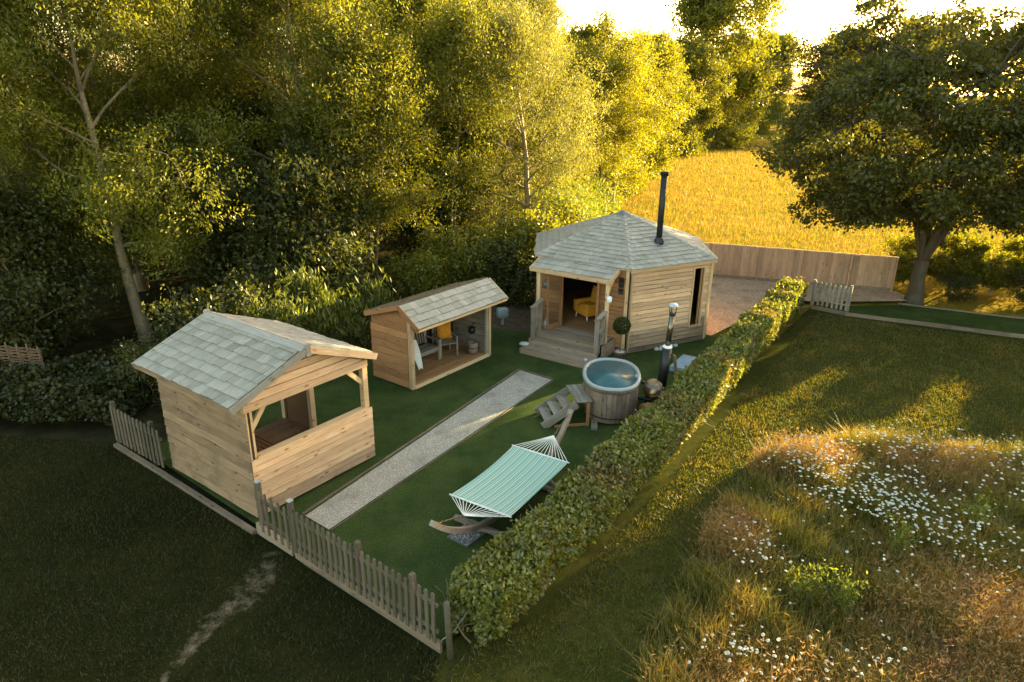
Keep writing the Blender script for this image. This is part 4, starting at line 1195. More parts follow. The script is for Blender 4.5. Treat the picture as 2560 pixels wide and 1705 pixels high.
# pebble tray below the hammock end
pt_ = thing('pebble_tray', 'square of mixed pale and dark pebbles set in the lawn beside the hammock', 'pebble bed', (-.765, 11.02, 0), R(-37))
fr_ = block('frame', M_LEAD, pt_, -.25, .25, -.36, .36, .0, .03)
Vp, Fp = [], []
r = random.Random(4)
for k in range(420):
    cx, cy = r.uniform(-.235, .235), r.uniform(-.345, .345); s = r.uniform(.010, .022); a = r.uniform(0, 6)
    b0 = len(Vp)
    for q in ((1, 0, 0), (0, 1, 0), (-1, 0, 0), (0, -1, 0), (0, 0, .8), (0, 0, -.5)):
        x, y = q[0] * math.cos(a) - q[1] * math.sin(a) * .7, q[0] * math.sin(a) + q[1] * math.cos(a) * .7
        Vp.append((cx + x * s, cy + y * s, .038 + q[2] * s))
    for f in ((0, 1, 4), (1, 2, 4), (2, 3, 4), (3, 0, 4), (1, 0, 5), (2, 1, 5), (3, 2, 5), (0, 3, 5)): Fp.append(tuple(b0 + i for i in f))
M_PEB = leafmat('pebble', (0.09, 0.055, 0.045), (0.55, 0.52, 0.47), trans=0.0, gloss=.04)
o = ob('pebbles', mesh('pebbles', Vp, Fp, M_PEB), pt_); o['kind'] = 'stuff'

# ================================================================== path edging, retaining boards
def edging(name, label, pts, mat, w, h, z, group=None, seg=1.2):
    t = thing(name, label, 'edging', (pts[0][0], pts[0][1], 0), 0, group)
    for a_, b_ in zip(pts[:-1], pts[1:]):
        a_, b_ = Vector((*a_, 0)), Vector((*b_, 0)); L = (b_ - a_).length; n = max(1, int(round(L / seg)))
        for i in range(n):
            p, q = a_.lerp(b_, i / n), a_.lerp(b_, (i + 1) / n)
            j = Vector((0, 0, z + random.uniform(-.006, .006)))
            o0 = Vector((pts[0][0], pts[0][1], 0)); d_ = (q - p).normalized() * .003
            bar('board', mat, t, p - o0 + j + d_, q - o0 + j - d_, w, h)
    return t
edging('path_edging', 'thin timber edging on the cabin side of the grey gravel path', [(-4.10, 11.56), (.22, 19.11), (1.22, 18.41)], W_EDGE, .025, .07, .015, 'path edgings')
edging('path_edging', 'thin timber edging on the hammock side of the grey gravel path', [(-3.42, 11.06), (1.20, 18.34)], W_EDGE, .018, .05, .0, 'path edgings')
fdv = Vector((.803, -.596, 0))
def fpnt(s, off=0.0):        # point along the front fence line; s=0 at the cabin corner post
    p = Vector((-4.73, 11.0, 0)) + Vector((.792, -.611, 0)) * s + Vector((.611, .792, 0)) * off
    return (p.x, p.y)
edging('retaining_board', 'long brown gravel board under the longer run of pickets', [fpnt(1.10), fpnt(4.70)], W_EDGE, .05, .22, ZL + .10, 'boards along the garden edge', 3.6)
edging('retaining_board', 'pale brown board under the four short pickets at the cabin corner', [fpnt(-.1), fpnt(1.02)], W_DECK, .06, .24, ZL + .11, 'boards along the garden edge', 2)
edging('retaining_board', 'dark timber edging along the foot of the near cabin side wall', [(-9.30, 14.30), (-7.5, 12.98), (-4.85, 11.0)], W_EDGE, .10, .10, ZL + .03, 'boards along the garden edge', 2.2)
edging('lawn_edging', 'low timber edging curving along the right lawn below the small picket fence', [(11.75, 25.9), (12.7, 25.05), (17.49, 22.85), (23.0, 20.9)], W_EDGE, .06, .17, ZL + .05, None, 1.7)
edging('lawn_edging', 'pale timber edging between the dark side lawn and the bushes behind the oak', [(15.4, 26.35), (18.83, 24.8), (25.5, 23.0)], W_EDGE, .05, .10, .03, None, 2.0)

# ================================================================== picket fences
def picket_mesh(h, w, t, mat):
    x, y = w / 2, t / 2
    prof = [(-x, 0), (x, 0), (x, h - w * .45), (x * .7, h - w * .12), (0, h), (-x * .7, h - w * .12), (-x, h - w * .45)]
    k = len(prof)
    V = [(z - h / 2, -y, u) for u, z in prof] + [(z - h / 2, y, u) for u, z in prof]
    F = [tuple(range(k))[::-1], tuple(range(k, 2 * k))] + [(i, (i + 1) % k, k + (i + 1) % k, k + i) for i in range(k)]
    return mesh('picket', V, F, mat)
def picket_fence(label, a, b, n, h, posts, z0=0.0, w=.07, post_h=None, caps=False, mat=None):
    mat = mat or W_PICK
    a, b = Vector((*a, 0)), Vector((*b, 0)); L = (b - a).length
    t = thing('picket_fence', label, 'fence', (a.x, a.y, 0), math.atan2((b - a).y, (b - a).x), 'picket fences')
    pm = picket_mesh(h, w, .02, mat)
    r = random.Random(int(L * 100))
    for i in range(n):
        x = L * (i + .5) / n
        o = ob('picket', pm, t)
        m_ = Matrix(((0, 0, 1, x + r.uniform(-.006, .006)), (0, 1, 0, -.035), (1, 0, 0, z0 + h / 2 + r.uniform(-.012, .012)), (0, 0, 0, 1)))
        o.matrix_local = m_ @ Matrix.Rotation(r.uniform(-.02, .02), 4, 'Y')
    for z in (.22, h - .22):
        bar('rail', mat, t, (0, -.005, z0 + z), (L, -.005, z0 + z), .035, .06)
    for px in posts:
        ph = post_h or h + .06
        p_ = bar('post', mat, t, (px, .03, z0 - .1), (px, .03, z0 + ph), .085, .085, (0, 1, 0))
        if caps:
            ob('post_cap', box_mesh(.015, .1, .1, M_CAP), p_, ((ph + .1) / 2 + .008, 0, 0))
    return t
picket_fence('short row of four weathered pickets between two capped posts at the cabin corner', fpnt(.05), fpnt(1.04), 5, .90, (0.0, .99), .08, caps=True, post_h=1.02)
picket_fence('long weathered picket fence running to the near end of the hedge', fpnt(1.10), fpnt(4.66), 25, .92, (1.75, 3.0), .10)
picket_fence('dark close-set picket fence on the left behind the near cabin', (-9.34, 14.47), (-7.55, 13.18), 13, .92, (0.05, 1.75), .05, w=.095)
picket_fence('small faded picket fence at the far end of the hedge, below the board fence', (11.8, 26.1), (12.9, 25.25), 8, .95, (0.02, 1.36), .06, w=.085, post_h=1.0, mat=W_GREY)
# hedge end post
hpst = thing('hedge_post', 'round leaning wooden stake at the near end of the hedge', 'post', (-.86, 8.02, ZL))
tube('stake', W_PICK, hpst, [(0, 0, 0), (-.03, .03, .55), (-.05, .05, 1.0)], [.05, .048, .046], 9)
tube('twig', W_GREY, hpst, [(-.12, -.05, .40), (.05, .08, .45), (.3, .30, .72), (.52, .5, .95)], .011, 5)

# back board fence
bfa, bfb = Vector((8.3, 30.62, 0)), Vector((16.15, 28.28, 0))
bf = thing('board_fence', 'long brown close-board fence behind the gravel yard', 'fence', bfa, math.atan2((bfb - bfa).y, (bfb - bfa).x))
L = (bfb - bfa).length; nbd = 62
for i in range(nbd):
    x = L * (i + .5) / nbd
    z1 = 1.50 - .05 * (x / L) + random.uniform(-.006, .006)
    bar('board', W_FENCE, bf, (x, -.012 * (i % 2) , .14), (x, -.012 * (i % 2), z1), .020, L / nbd * 1.08, (1, 0, 0))
bar('gravel_board', W_EDGE, bf, (0, -.03, .07), (L, -.03, .07), .03, .14)
bar('cap_rail', W_FENCE, bf, (0, 0, 1.525), (L, 0, 1.475), .07, .03)
for x in (.05, 2.7, 4.55, 6.4, L - .05):
    bar('post', W_FENCE, bf, (x, -.06, 0), (x, -.06, 1.55 - .05 * x / L), .07, .09, (0, 1, 0))
# wattle hurdle on the left
wt_ = thing('wattle_hurdle', 'woven brown wattle hurdle panel half hidden in the ivy on the left', 'hurdle', (-12.75, 17.25, .45), R(170))
for k in range(7):
    tube('upright', W_WATTLE, wt_, [(k * .33, 0, 0), (k * .33 + .02, .01, .85 + .05 * (k % 2))], .022, 6)
for k in range(17):
    Pw = [(x * .165 - .05, .028 * (1 if (x // 1 + k) % 2 else -1) * (1 if x % 2 else .1), .10 + k * .042 + .012 * math.sin(x * 1.7 + k)) for x in range(14)]
    tube('rod', W_WATTLE, wt_, Pw, .015, 5)

# ================================================================== trees
def curve_pts(p, d, L, n, rg, wob=.12, lift=0.0):
    P = [np.array(p, float)]; d = np.array(d, float); d /= np.linalg.norm(d)
    for i in range(n):
        d = d + rg.normal(size=3) * wob + np.array([0, 0, lift]); d /= np.linalg.norm(d)
        P.append(P[-1] + d * L / n)
    return np.array(P)

def make_tree(seed, H, Rc, clear, tr, nl, nleaf, lsize, lmat, bmat, stems=1, lean=(0, 0), aspect=.5, droop=.15, clump=.42, flat=1.0, twig=True, prof=None, spread=.25, subn=6, lower=-.1):
    rg = np.random.default_rng(seed)
    A = Acc(); tips = []
    prof = prof or (lambda t: math.sin(math.pi * min(1, .12 + .88 * t)) ** .6 if t > .35 else .55 + 1.1 * t)
    for s in range(stems):
        az = 2 * math.pi * s / max(1, stems) + rg.uniform(0, 1)
        d = np.array([lean[0] + (spread * math.cos(az) if stems > 1 else 0), lean[1] + (spread * math.sin(az) if stems > 1 else 0), 1.0])
        Hs = H * (1 if s == 0 else rg.uniform(.78, .97))
        T = curve_pts((0.12 * math.cos(az) * (stems > 1), 0.12 * math.sin(az) * (stems > 1), -.15), d, Hs * .93, 10, rg, .05, .03)
        r0 = tr * (1 if stems == 1 else .62)
        rad = r0 * (1 - np.linspace(0, 1, 11) * .9); rad[0] *= 1.35
        A.tube(T, rad, 8)
        tips += [(T[-1], 1.2), (T[-2], 1.0)]
        nn = nl if stems == 1 else int(nl / stems) + 2
        for i in range(nn):
            t = clear + (1 - clear) * ((i + rg.uniform(0, .8)) / nn) ** .9
            k = t * 10; k0 = min(9, int(k)); p = T[k0] + (T[k0 + 1] - T[k0]) * (k - k0)
            az = i * 2.39996 + rg.uniform(-.5, .5) + s
            tt = (t - clear) / (1 - clear)
            Lb = Rc * prof(tt) * rg.uniform(.75, 1.12) * (1 if stems == 1 else .72)
            el = .25 + .75 * tt + rg.uniform(-.25, .25)
            dd = np.array([math.cos(az) * math.cos(el), math.sin(az) * math.cos(el), math.sin(el) + lower * (1 - tt)])
            Bp = curve_pts(p, dd, Lb, 6, rg, .13, .02)
            rb = max(.02, rad[k0] * .5)
            A.tube(Bp, rb * (1 - np.linspace(0, 1, 7) * .82), 5)
            tips.append((Bp[-1], 1.0))
            for q in range(subn):
                u = rg.uniform(.25, .98) * 6; u0 = min(5, int(u)); p2 = Bp[u0] + (Bp[u0 + 1] - Bp[u0]) * (u - u0)
                d2 = (Bp[u0 + 1] - Bp[u0]); d2 = d2 / np.linalg.norm(d2) + rg.normal(size=3) * .75; d2[2] += .1
                Sp = curve_pts(p2, d2, Lb * rg.uniform(.25, .5), 4, rg, .18, .0)
                A.tube(Sp, np.linspace(max(.012, rb * .35), .005, 5), 4)
                tips += [(Sp[-1], .9), (Sp[3], .75), (Sp[2], .5)]
    C0 = np.array([t[0] for t in tips]); w = np.array([t[1] for t in tips]); w = w / w.sum()
    # each tip carries a few small sprays so that the outline breaks up
    ns = len(tips) * 5
    pick = rg.choice(len(tips), ns, p=w)
    S = C0[pick] + rg.normal(size=(ns, 3)) * np.array([clump, clump, clump * .75 * flat])
    sdir = rg.normal(size=(ns, 3)); sdir[:, 2] -= droop
    li = rg.integers(0, ns, nleaf)
    C = S[li] + rg.normal(size=(nleaf, 3)) * clump * .32
    V, F = leaves(C, lsize, aspect, rg, .35, droop, sdir[li] / np.linalg.norm(sdir[li], axis=1, keepdims=True))
    return A.mesh('trunk', bmat, True), fast_mesh('crown', V, F, lmat)

TREES = {
 'ash': make_tree(1, 12.5, 4.3, .25, .20, 20, 90000, .112, L_ASH, M_BARK, lean=(-.22, .02), aspect=.42, droop=.35, clump=.55),
 'ashb': make_tree(2, 12.5, 4.2, .15, .20, 24, 100000, .112, L_ASH, M_BARK, lean=(.03, .0), aspect=.42, droop=.3, clump=.58),
 'slim': make_tree(3, 10.5, 2.7, .30, .11, 20, 46000, .105, L_ASH, M_BARK, stems=2, spread=.05, aspect=.42, droop=.25, clump=.45),
 'bushy': make_tree(4, 11.0, 3.6, .08, .18, 24, 80000, .108, L_WIL, M_BARK, aspect=.30, droop=.55, clump=.5),
 'acacia': make_tree(5, 11.0, 3.6, .33, .17, 24, 74000, .122, L_YEL, M_BARK, stems=3, spread=.17, aspect=.45, droop=.2, clump=.55),
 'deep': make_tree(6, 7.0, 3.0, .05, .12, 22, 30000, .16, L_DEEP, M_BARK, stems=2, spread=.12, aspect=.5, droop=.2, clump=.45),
 'far': make_tree(7, 14.0, 5.0, .08, .26, 26, 52000, .245, L_FAR, M_BARK, aspect=.6, droop=.1, clump=.75),
 'poplar': make_tree(8, 15.0, 1.2, .2, .13, 18, 5000, .22, L_FAR, M_BARK, aspect=.6, droop=.1, clump=.5, subn=3),
 'shrub': make_tree(9, 2.6, 1.3, .03, .05, 16, 9000, .12, L_ASH, M_BARK, stems=4, spread=.5, aspect=.5, droop=.2, clump=.28, subn=4),
 'shrubd': make_tree(10, 2.4, 1.4, .03, .05, 16, 9000, .12, L_DEEP, M_BARK, stems=4, spread=.55, aspect=.55, droop=.3, clump=.28, subn=4),
 'laurel': make_tree(12, 2.6, 1.2, .03, .04, 14, 6200, .22, L_LAUR, M_BARK, stems=4, spread=.5, aspect=.22, droop=.8, clump=.3, subn=4),
}
def make_lobed(seed, cen, rad, zmin, tr, fork, nlobe, nleaf, lsize, lmat, bmat, lobe=1.0, outer=0):
    """broad crown: limbs run from a low fork to lobes spread over and through a bulging outline"""
    rg = np.random.default_rng(seed); cen = np.array(cen, float); rad = np.array(rad, float)
    A = Acc(); Lc = []
    while len(Lc) < nlobe:
        v = rg.normal(size=3); v /= np.linalg.norm(v)
        rr = rg.uniform(.35, 1.0) ** .45
        bul = 1 + .10 * math.sin(3 * math.atan2(v[1], v[0]) + seed) + .08 * math.sin(7 * v[2] + 2 * v[0] * 3)
        p = cen + v * rad * rr * bul
        p[2] = max(p[2], zmin + rg.uniform(0, .7) + .35 * abs(math.sin(p[0] * 1.3)))
        if np.linalg.norm((p - cen) / rad) < 1.15: Lc.append(p)
    szl = [1.0] * nlobe
    for q in range(outer):      # small stray sprays that break the outline
        v = rg.normal(size=3); v /= np.linalg.norm(v); v[2] = v[2] * .8 + .1
        p = cen + v * rad * rg.uniform(1.0, 1.13); p[2] = max(p[2], zmin - .25 + rg.uniform(0, .5)); Lc.append(p); szl.append(.5)
    nlobe = len(Lc); Lc = np.array(Lc); szl = np.array(szl)
    F0 = np.array([0, 0, fork])
    A.tube(np.array([[0, 0, -.15], [.03, 0, .3], [.0, .05, fork * .6], F0 + [0, 0, .1]]), [tr * 1.45, tr * 1.1, tr * .95, tr * .9], 10)
    # main limbs grouped by direction
    dirs = [np.array([math.cos(a), math.sin(a), u]) for a, u in ((.2, .9), (1.5, 1.3), (2.7, 1.0), (3.6, 1.5), (4.5, .95), (5.6, 1.3), (3.1, 3.5))]
    limbs = []
    for d in dirs:
        d = d / np.linalg.norm(d); e_ = cen + d * rad * .62
        m = F0 * .55 + e_ * .45 + np.array([0, 0, -.3]) + rg.normal(size=3) * .3
        T = np.array([F0 * (1 - t) ** 2 + 2 * t * (1 - t) * m + t * t * e_ for t in np.linspace(0, 1, 9)])
        A.tube(T, np.linspace(tr * .55, .05, 9), 7); limbs.append(T)
    allp = np.concatenate([T[2:] for T in limbs])
    for p in Lc:
        k = np.argmin(np.linalg.norm(allp - p, axis=1) + rg.uniform(0, .6, len(allp))); q = allp[k]
        m = (p + q) / 2 + rg.normal(size=3) * .25 + np.array([0, 0, .2])
        T = np.array([q * (1 - t) ** 2 + 2 * t * (1 - t) * m + t * t * p for t in np.linspace(0, 1, 6)])
        A.tube(T, np.linspace(.05, .012, 6), 5)
        for w in range(3):
            e_ = p + rg.normal(size=3) * lobe * .55
            A.tube(np.array([T[3], (T[3] + e_) / 2 + rg.normal(size=3) * .1, e_]), [.016, .011, .005], 4)
    # sprays round every lobe
    ns = nlobe * 16
    li = np.repeat(np.arange(nlobe), 16)
    v = rg.normal(size=(ns, 3)); v /= np.linalg.norm(v, axis=1, keepdims=True)
    sz = (szl * rg.uniform(.7, 1.25, nlobe))[li]
    S = Lc[li] + v * (lobe * sz * rg.uniform(.3, 1, ns) ** .5)[:, None] * np.array([1, 1, .62])
    k = rg.choice(ns, nleaf, p=(szl ** 2)[li] / ((szl ** 2)[li].sum()))
    C = S[k] + rg.normal(size=(nleaf, 3)) * np.array([.2, .2, .13]) * min(1, lobe)
    sd = v[k] + rg.normal(size=(nleaf, 3)) * .5
    V, F = leaves(C, lsize, .62, rg, .5, .05, sd)
    return A.mesh('trunk', bmat, True), fast_mesh('crown', V, F, lmat)
TREES['oak'] = make_lobed(22, (.35, .4, 6.5), (7.1, 6.2, 4.5), 2.95, .29, 1.6, 270, 150000, .15, L_OAK, M_BARKD, .9, 70)
TREES['bush'] = make_lobed(41, (0, 0, 1.5), (1.4, 1.2, 1.35), .1, .06, .3, 46, 17000, .12, L_ASH, M_BARK, .52)
TREES['round'] = make_lobed(33, (0, 0, 4.6), (2.9, 2.9, 3.0), 2.6, .2, 1.2, 60, 26000, .17, L_OAK, M_BARKD, .8)

PROTO = {}
def tree(kind, name, label, cat, x, y, sc=1.0, rot=0.0, zsc=None, group=None, z=0.0):
    if kind not in PROTO:
        t = bpy.data.objects.new(name, None); link(t)
        tr = ob('trunk', TREES[kind][0], t); cr = ob('crown', TREES[kind][1], t); cr['kind'] = 'stuff'
        PROTO[kind] = t
    else:
        src = PROTO[kind]
        t = src.copy(); COL.objects.link(t); t.name = name
        for ch in list(src.children):
            c = ch.copy(); COL.objects.link(c); c.parent = t
        for k in list(t.keys()): del t[k]
    t.location = (x, y, z); t.rotation_euler = (0, 0, rot); t.scale = (sc, sc, zsc or sc)
    tag(t, label, cat, group)
    return t
GW, GF, GS = 'woodland trees behind the garden', 'trees along the far field edge', 'shrubs under the woodland trees'
TL_ = [
 ('ash', 'leaning ash tree whose pale trunk rises left of the near cabin roof', -12.2, 21.6, 1.0, 0.0),
 ('ashb', 'ash tree with bare grey branches at the far left edge', -17.6, 22.0, 1.0, 1.0),
 ('ashb', 'tall ash tree behind the leaning trunk, sunlit at the top left', -15.4, 27.5, 1.12, 2.2),
 ('ash', 'broad ash tree above the near cabin with sunlit hanging sprays', -8.8, 28.6, 1.05, 2.6),
 ('ashb', 'sunlit ash tree left of the slender double trunk', -10.2, 34.5, 1.18, 4.1),
 ('slim', 'slender tree with thin pale double trunk behind the shelter', -5.35, 26.1, 1.0, 0.4),
 ('ashb', 'bright yellow-green tree rising behind the slender double trunk', -5.4, 33.5, 1.0, 5.2),
 ('slim', 'slim tree right of the double-trunked one, behind the shelter roof', -2.7, 29.6, 1.1, 2.1),
 ('bushy', 'silvery fine-leaved tree hanging over the left of the six-sided cabin', 0.9, 31.5, 1.0, 0.6),
 ('bushy', 'tall pale tree just behind the silvery fine-leaved one', -0.6, 37.5, 1.12, 3.0),
 ('acacia', 'light yellow acacia with forked trunk behind the six-sided cabin roof', 5.9, 42.0, 1.0, 0.5),
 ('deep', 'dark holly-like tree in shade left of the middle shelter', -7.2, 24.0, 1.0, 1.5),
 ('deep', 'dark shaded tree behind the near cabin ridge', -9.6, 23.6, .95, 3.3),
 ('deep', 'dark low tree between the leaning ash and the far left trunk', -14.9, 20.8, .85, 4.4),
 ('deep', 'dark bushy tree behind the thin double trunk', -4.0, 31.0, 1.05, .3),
 ('far', 'dark round tree peeping over the pale crowns in the middle', -4.5, 56.0, 1.12, .8),
 ('far', 'tall dark tree on the skyline left of the sky gap', -.5, 66.0, 1.22, 2.8),
 ('ashb', 'tall tree filling the gap at the far top left', -22.0, 31.0, 1.1, 3.6),
 ('ash', 'tall tree at the top left behind the ash trees', -20.5, 40.0, 1.2, 5.0),
 ('ashb', 'tall sunlit tree at the top, above the near cabin', -14.0, 43.0, 1.15, .7),
 ('ash', 'tall sunlit tree at the top, above the middle shelter', -7.0, 45.0, 1.1, 1.9),
 ('ashb', 'pale tree behind the crown of the silvery tree', 2.2, 47.0, .95, 2.9),
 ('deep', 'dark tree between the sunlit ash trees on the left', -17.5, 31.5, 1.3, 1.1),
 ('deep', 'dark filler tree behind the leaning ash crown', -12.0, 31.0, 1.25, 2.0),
]
for k, lab, x, y, s, rz in TL_:
    tree(k, 'tree', lab, 'tree', x, y, s, rz, group=GW)
FL_ = [
 ('far', 'low dark tree in the sky gap behind the acacia', 5.0, 63.0, .86, 1.0),
 ('far', 'rounded yellow tree touching the right side of the acacia', 9.6, 57.5, .80, 2.0),
 ('far', 'bushy yellow tree right of the acacia at the field edge', 12.8, 71.0, .86, 3.1),
 ('far', 'tall dark-topped tree right of the sky gap', 29.0, 104.0, 1.62, 4.0),
 ('far', 'sunlit tree below the tall dark-topped one', 22.5, 92.0, .92, 5.0),
 ('far', 'sunlit tree at the end of the field hedge', 37.0, 122.0, 1.02, .4),
 ('far', 'golden tree left of the oak crown at the field corner', 48.0, 141.0, 1.2, 1.7),
 ('poplar', 'thin sparse poplar standing in the sky gap', 8.7, 64.0, 1.0, 0.0),
]
for k, lab, x, y, s, rz in FL_:
    tree(k, 'tree', lab, 'tree', x, y, s, rz, group=GF)
for i in range(13):
    tree('far', 'tree', 'hazy tree in the distant row behind the oak crown', 'tree', 55 + i * 8.5 + 3 * math.sin(i * 2), 160 + 5 * math.cos(i * 3) - i * 3, 1.6 + .2 * math.sin(i * 1.7), i * 1.3, (1.28 if i < 4 else .48) + .16 * math.sin(i * 2.9) * (1 if i < 4 else .3), group='distant row of trees')
tree('oak', 'oak_tree', 'big dark oak with a forked trunk at the end of the board fence', 'tree', 16.4, 27.05, 1.0, 0.0)
# unseen trees added beyond the right edge to shade the lawn with lit gaps
for i, (x, y, lab) in enumerate(((26.6, 25.6, 'unseen dark bushy tree added for shade beyond the right edge, nearest the oak'), (29.4, 20.9, 'second unseen dark bushy tree added for shade beyond the right edge of the lawn'), (33.4, 14.6, 'third unseen dark bushy tree added for shade beyond the right edge of the lawn'))):
    tree('round', 'tree', lab, 'tree', x, y, 1.0, i * 1.4, group='unseen shade trees beyond the right edge')
SH_ = [
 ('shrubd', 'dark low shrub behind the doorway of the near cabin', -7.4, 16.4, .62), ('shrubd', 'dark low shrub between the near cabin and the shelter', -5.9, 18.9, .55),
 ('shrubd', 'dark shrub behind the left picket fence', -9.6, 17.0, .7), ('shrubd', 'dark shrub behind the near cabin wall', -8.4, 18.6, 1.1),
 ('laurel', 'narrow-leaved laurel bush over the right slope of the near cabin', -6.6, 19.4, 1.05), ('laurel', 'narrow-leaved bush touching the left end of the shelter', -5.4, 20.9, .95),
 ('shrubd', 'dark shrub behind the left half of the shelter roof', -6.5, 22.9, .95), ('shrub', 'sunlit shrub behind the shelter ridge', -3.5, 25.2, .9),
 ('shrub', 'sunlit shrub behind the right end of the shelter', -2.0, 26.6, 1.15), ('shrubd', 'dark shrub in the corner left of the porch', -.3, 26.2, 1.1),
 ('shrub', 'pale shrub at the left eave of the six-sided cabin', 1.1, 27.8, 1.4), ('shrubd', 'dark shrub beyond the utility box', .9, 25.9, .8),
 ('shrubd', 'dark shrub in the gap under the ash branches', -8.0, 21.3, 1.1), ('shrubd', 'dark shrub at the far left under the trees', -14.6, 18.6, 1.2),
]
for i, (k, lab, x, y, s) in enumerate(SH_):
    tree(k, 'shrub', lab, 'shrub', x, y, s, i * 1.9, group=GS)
BR_ = [('bush', 'low sunlit bush just left of the oak trunk', 17.2, 29.4, .5), ('bush', 'sunlit yellow bush right behind the oak trunk', 18.8, 28.6, .8), ('bush', 'wide yellow bush right of the oak trunk', 21.9, 27.6, .82), ('bush', 'unseen yellow bush added just beyond the right edge by the side lawn', 25.2, 26.7, .85), ('bush', 'last unseen yellow bush added beyond the right end of the side lawn', 28.8, 25.2, .9), ('bush', 'small bush added in the gap right of the oak trunk', 20.35, 28.3, .6), ('bush', 'small bush added between the two wide bushes right of the oak', 23.6, 27.3, .62), ('bush', 'small unseen bush added beyond the right edge between bigger ones', 27.0, 26.1, .62), ('bush', 'unseen bush added just beyond the right edge above the side lawn', 31.5, 23.4, .95),  # small ones and those beyond the edge are added to streak the lawn's light
 ('shrubd', 'dark bush at the foot of the oak trunk', 18.3, 27.4, .45), ('shrubd', 'dark low bush right of the oak foot', 20.8, 26.4, .6), ('shrubd', 'dark low bush at the right edge beside the side lawn', 23.0, 25.8, .7)]
for i, (k, lab, x, y, s) in enumerate(BR_):
    tree(k, 'shrub', lab, 'shrub', x, y, s, i * 2.3, group='bushes behind the oak')
for i, (x, y, lab) in enumerate(((18.2, 31.2, 'pale low bush in the field behind the oak trunk'), (20.8, 31.6, 'pale low bush second right of the oak trunk, in the field'), (23.4, 31.0, 'pale low bush third right of the oak trunk, in the field'), (26.2, 30.6, 'pale low bush at the right edge, in the field behind the oak'), (28.6, 29.6, 'pale low bush beyond the right edge, in the field'))):
    tree('shrub', 'shrub', lab, 'shrub', x, y, .78, i * 2.7, group='low bushes in the field behind the oak')
HD_ = [(8.2 + i * 1.55 + (0.02 * i * i), 47.5 + i * 5.1 + .12 * i * i) for i in range(13)]
for i, (x, y) in enumerate(HD_):
    tree('shrub', 'shrub', 'pale scrubby bush in the row along the left edge of the golden field', 'shrub', x - 2.0, y, 1.2 + .25 * math.sin(i * 2.2), i * 1.1, group='scrub along the field edge')

# bamboo clump behind the six-sided cabin
rg = np.random.default_rng(77)
for i, (bx, by, lab) in enumerate(((2.4, 30.6, 'tall feathery bamboo clump left of the cabin roof point'), (3.2, 33.6, 'feathery bamboo clump just left of the cabin roof point'))):
    t = thing('bamboo', lab, 'bamboo', (bx, by, 0), 0, 'bamboo clumps')
    A = Acc(); tips = []
    for k in range(60):
        p = np.array([rg.normal() * .8, rg.normal() * .8, 0]); d = np.array([rg.normal() * .13, rg.normal() * .13, 1])
        Pc = curve_pts(p, d, rg.uniform(2.6, 3.9), 6, rg, .05, -.01); A.tube(Pc, np.linspace(.012, .004, 7), 4); tips.append(Pc[2:])
    ob('canes', A.mesh('canes', L_BAMB), t)
    tp_ = np.concatenate(tips); idx = rg.integers(0, len(tp_), 9000)
    C = tp_[idx] + rg.normal(size=(9000, 3)) * .17
    o = ob('foliage', fast_mesh('foliage', *leaves(C, .22, .13, rg, .2, .9), L_BAMB), t); o['kind'] = 'stuff'

# ivy bank on the left
n = 16000
C = np.stack([rg.uniform(-16.5, -9.6, n), np.zeros(n), np.zeros(n)], 1)
C[:, 1] = 15.0 + rg.uniform(0, 1, n) ** 1.2 * 2.9 - (C[:, 0] + 9.6) * .02
h = .75 * np.clip((C[:, 1] - 14.9) / .5, 0, 1) ** .6 * np.clip((-9.5 - C[:, 0]) / .6, 0.1, 1) + .18 * np.sin(C[:, 0] * 2.3) * np.sin(C[:, 1] * 3.1)
C[:, 2] = h * rg.uniform(.55, 1.06, n)
iv = ob('ivy', fast_mesh('ivy', *leaves(C, .11, .85, rg, .8, .2), L_IVY)); tag(iv, 'low dark bank of ivy below the wattle hurdle', 'ivy', kind='stuff')

# ================================================================== hedge
hpth = [Vector((-.66, 8.22, 0)), Vector((1.28, 10.95, 0)), Vector((2.92, 13.35, 0)), Vector((5.6, 17.5, 0)), Vector((8.3, 21.75, 0)), Vector((11.0, 26.0, 0))]
hed = thing('hedge', 'long clipped hornbeam hedge between the garden and the mown lawn', 'hedge', (0, 0, 0))
A = Acc()
rg = np.random.default_rng(31)
lens = [0]
for a_, b_ in zip(hpth[:-1], hpth[1:]): lens.append(lens[-1] + (b_ - a_).length)
def hpos(s):
    k = min(len(hpth) - 2, max(0, int(np.searchsorted(lens, s)) - 1)); f = (s - lens[k]) / (lens[k + 1] - lens[k])
    a_, b_ = hpth[k], hpth[k + 1]; d_ = (b_ - a_).normalized()
    return a_.lerp(b_, f), d_
for k in range(120):
    s = rg.uniform(.1, lens[-1] - .1); p, d_ = hpos(s)
    sd_ = rg.uniform(-.3, .3)
    p0 = np.array([p.x - d_.y * sd_, p.y + d_.x * sd_, ZL])
    Pc = curve_pts(p0, (rg.normal() * .3, rg.normal() * .3, 1), rg.uniform(.8, 1.1), 5, rg, .16, .05)
    A.tube(Pc, np.linspace(.022, .006, 6), 5)
    for q in range(3):
        Sq = curve_pts(Pc[2 + q % 3], rg.normal(size=3) + np.array([0, 0, .4]), .5, 3, rg, .2); A.tube(Sq, np.linspace(.009, .003, 4), 4)
ob('stems', A.mesh('stems', M_BARK), hed)
n = 80000
S_ = rg.uniform(0, 1, n) ** 1.12 * lens[-1]
side = rg.uniform(-1, 1, n); zz = rg.uniform(0, 1, n) ** .62
surf = rg.uniform(0, 1, n)
C = np.zeros((n, 3)); DR = np.zeros((n, 3))
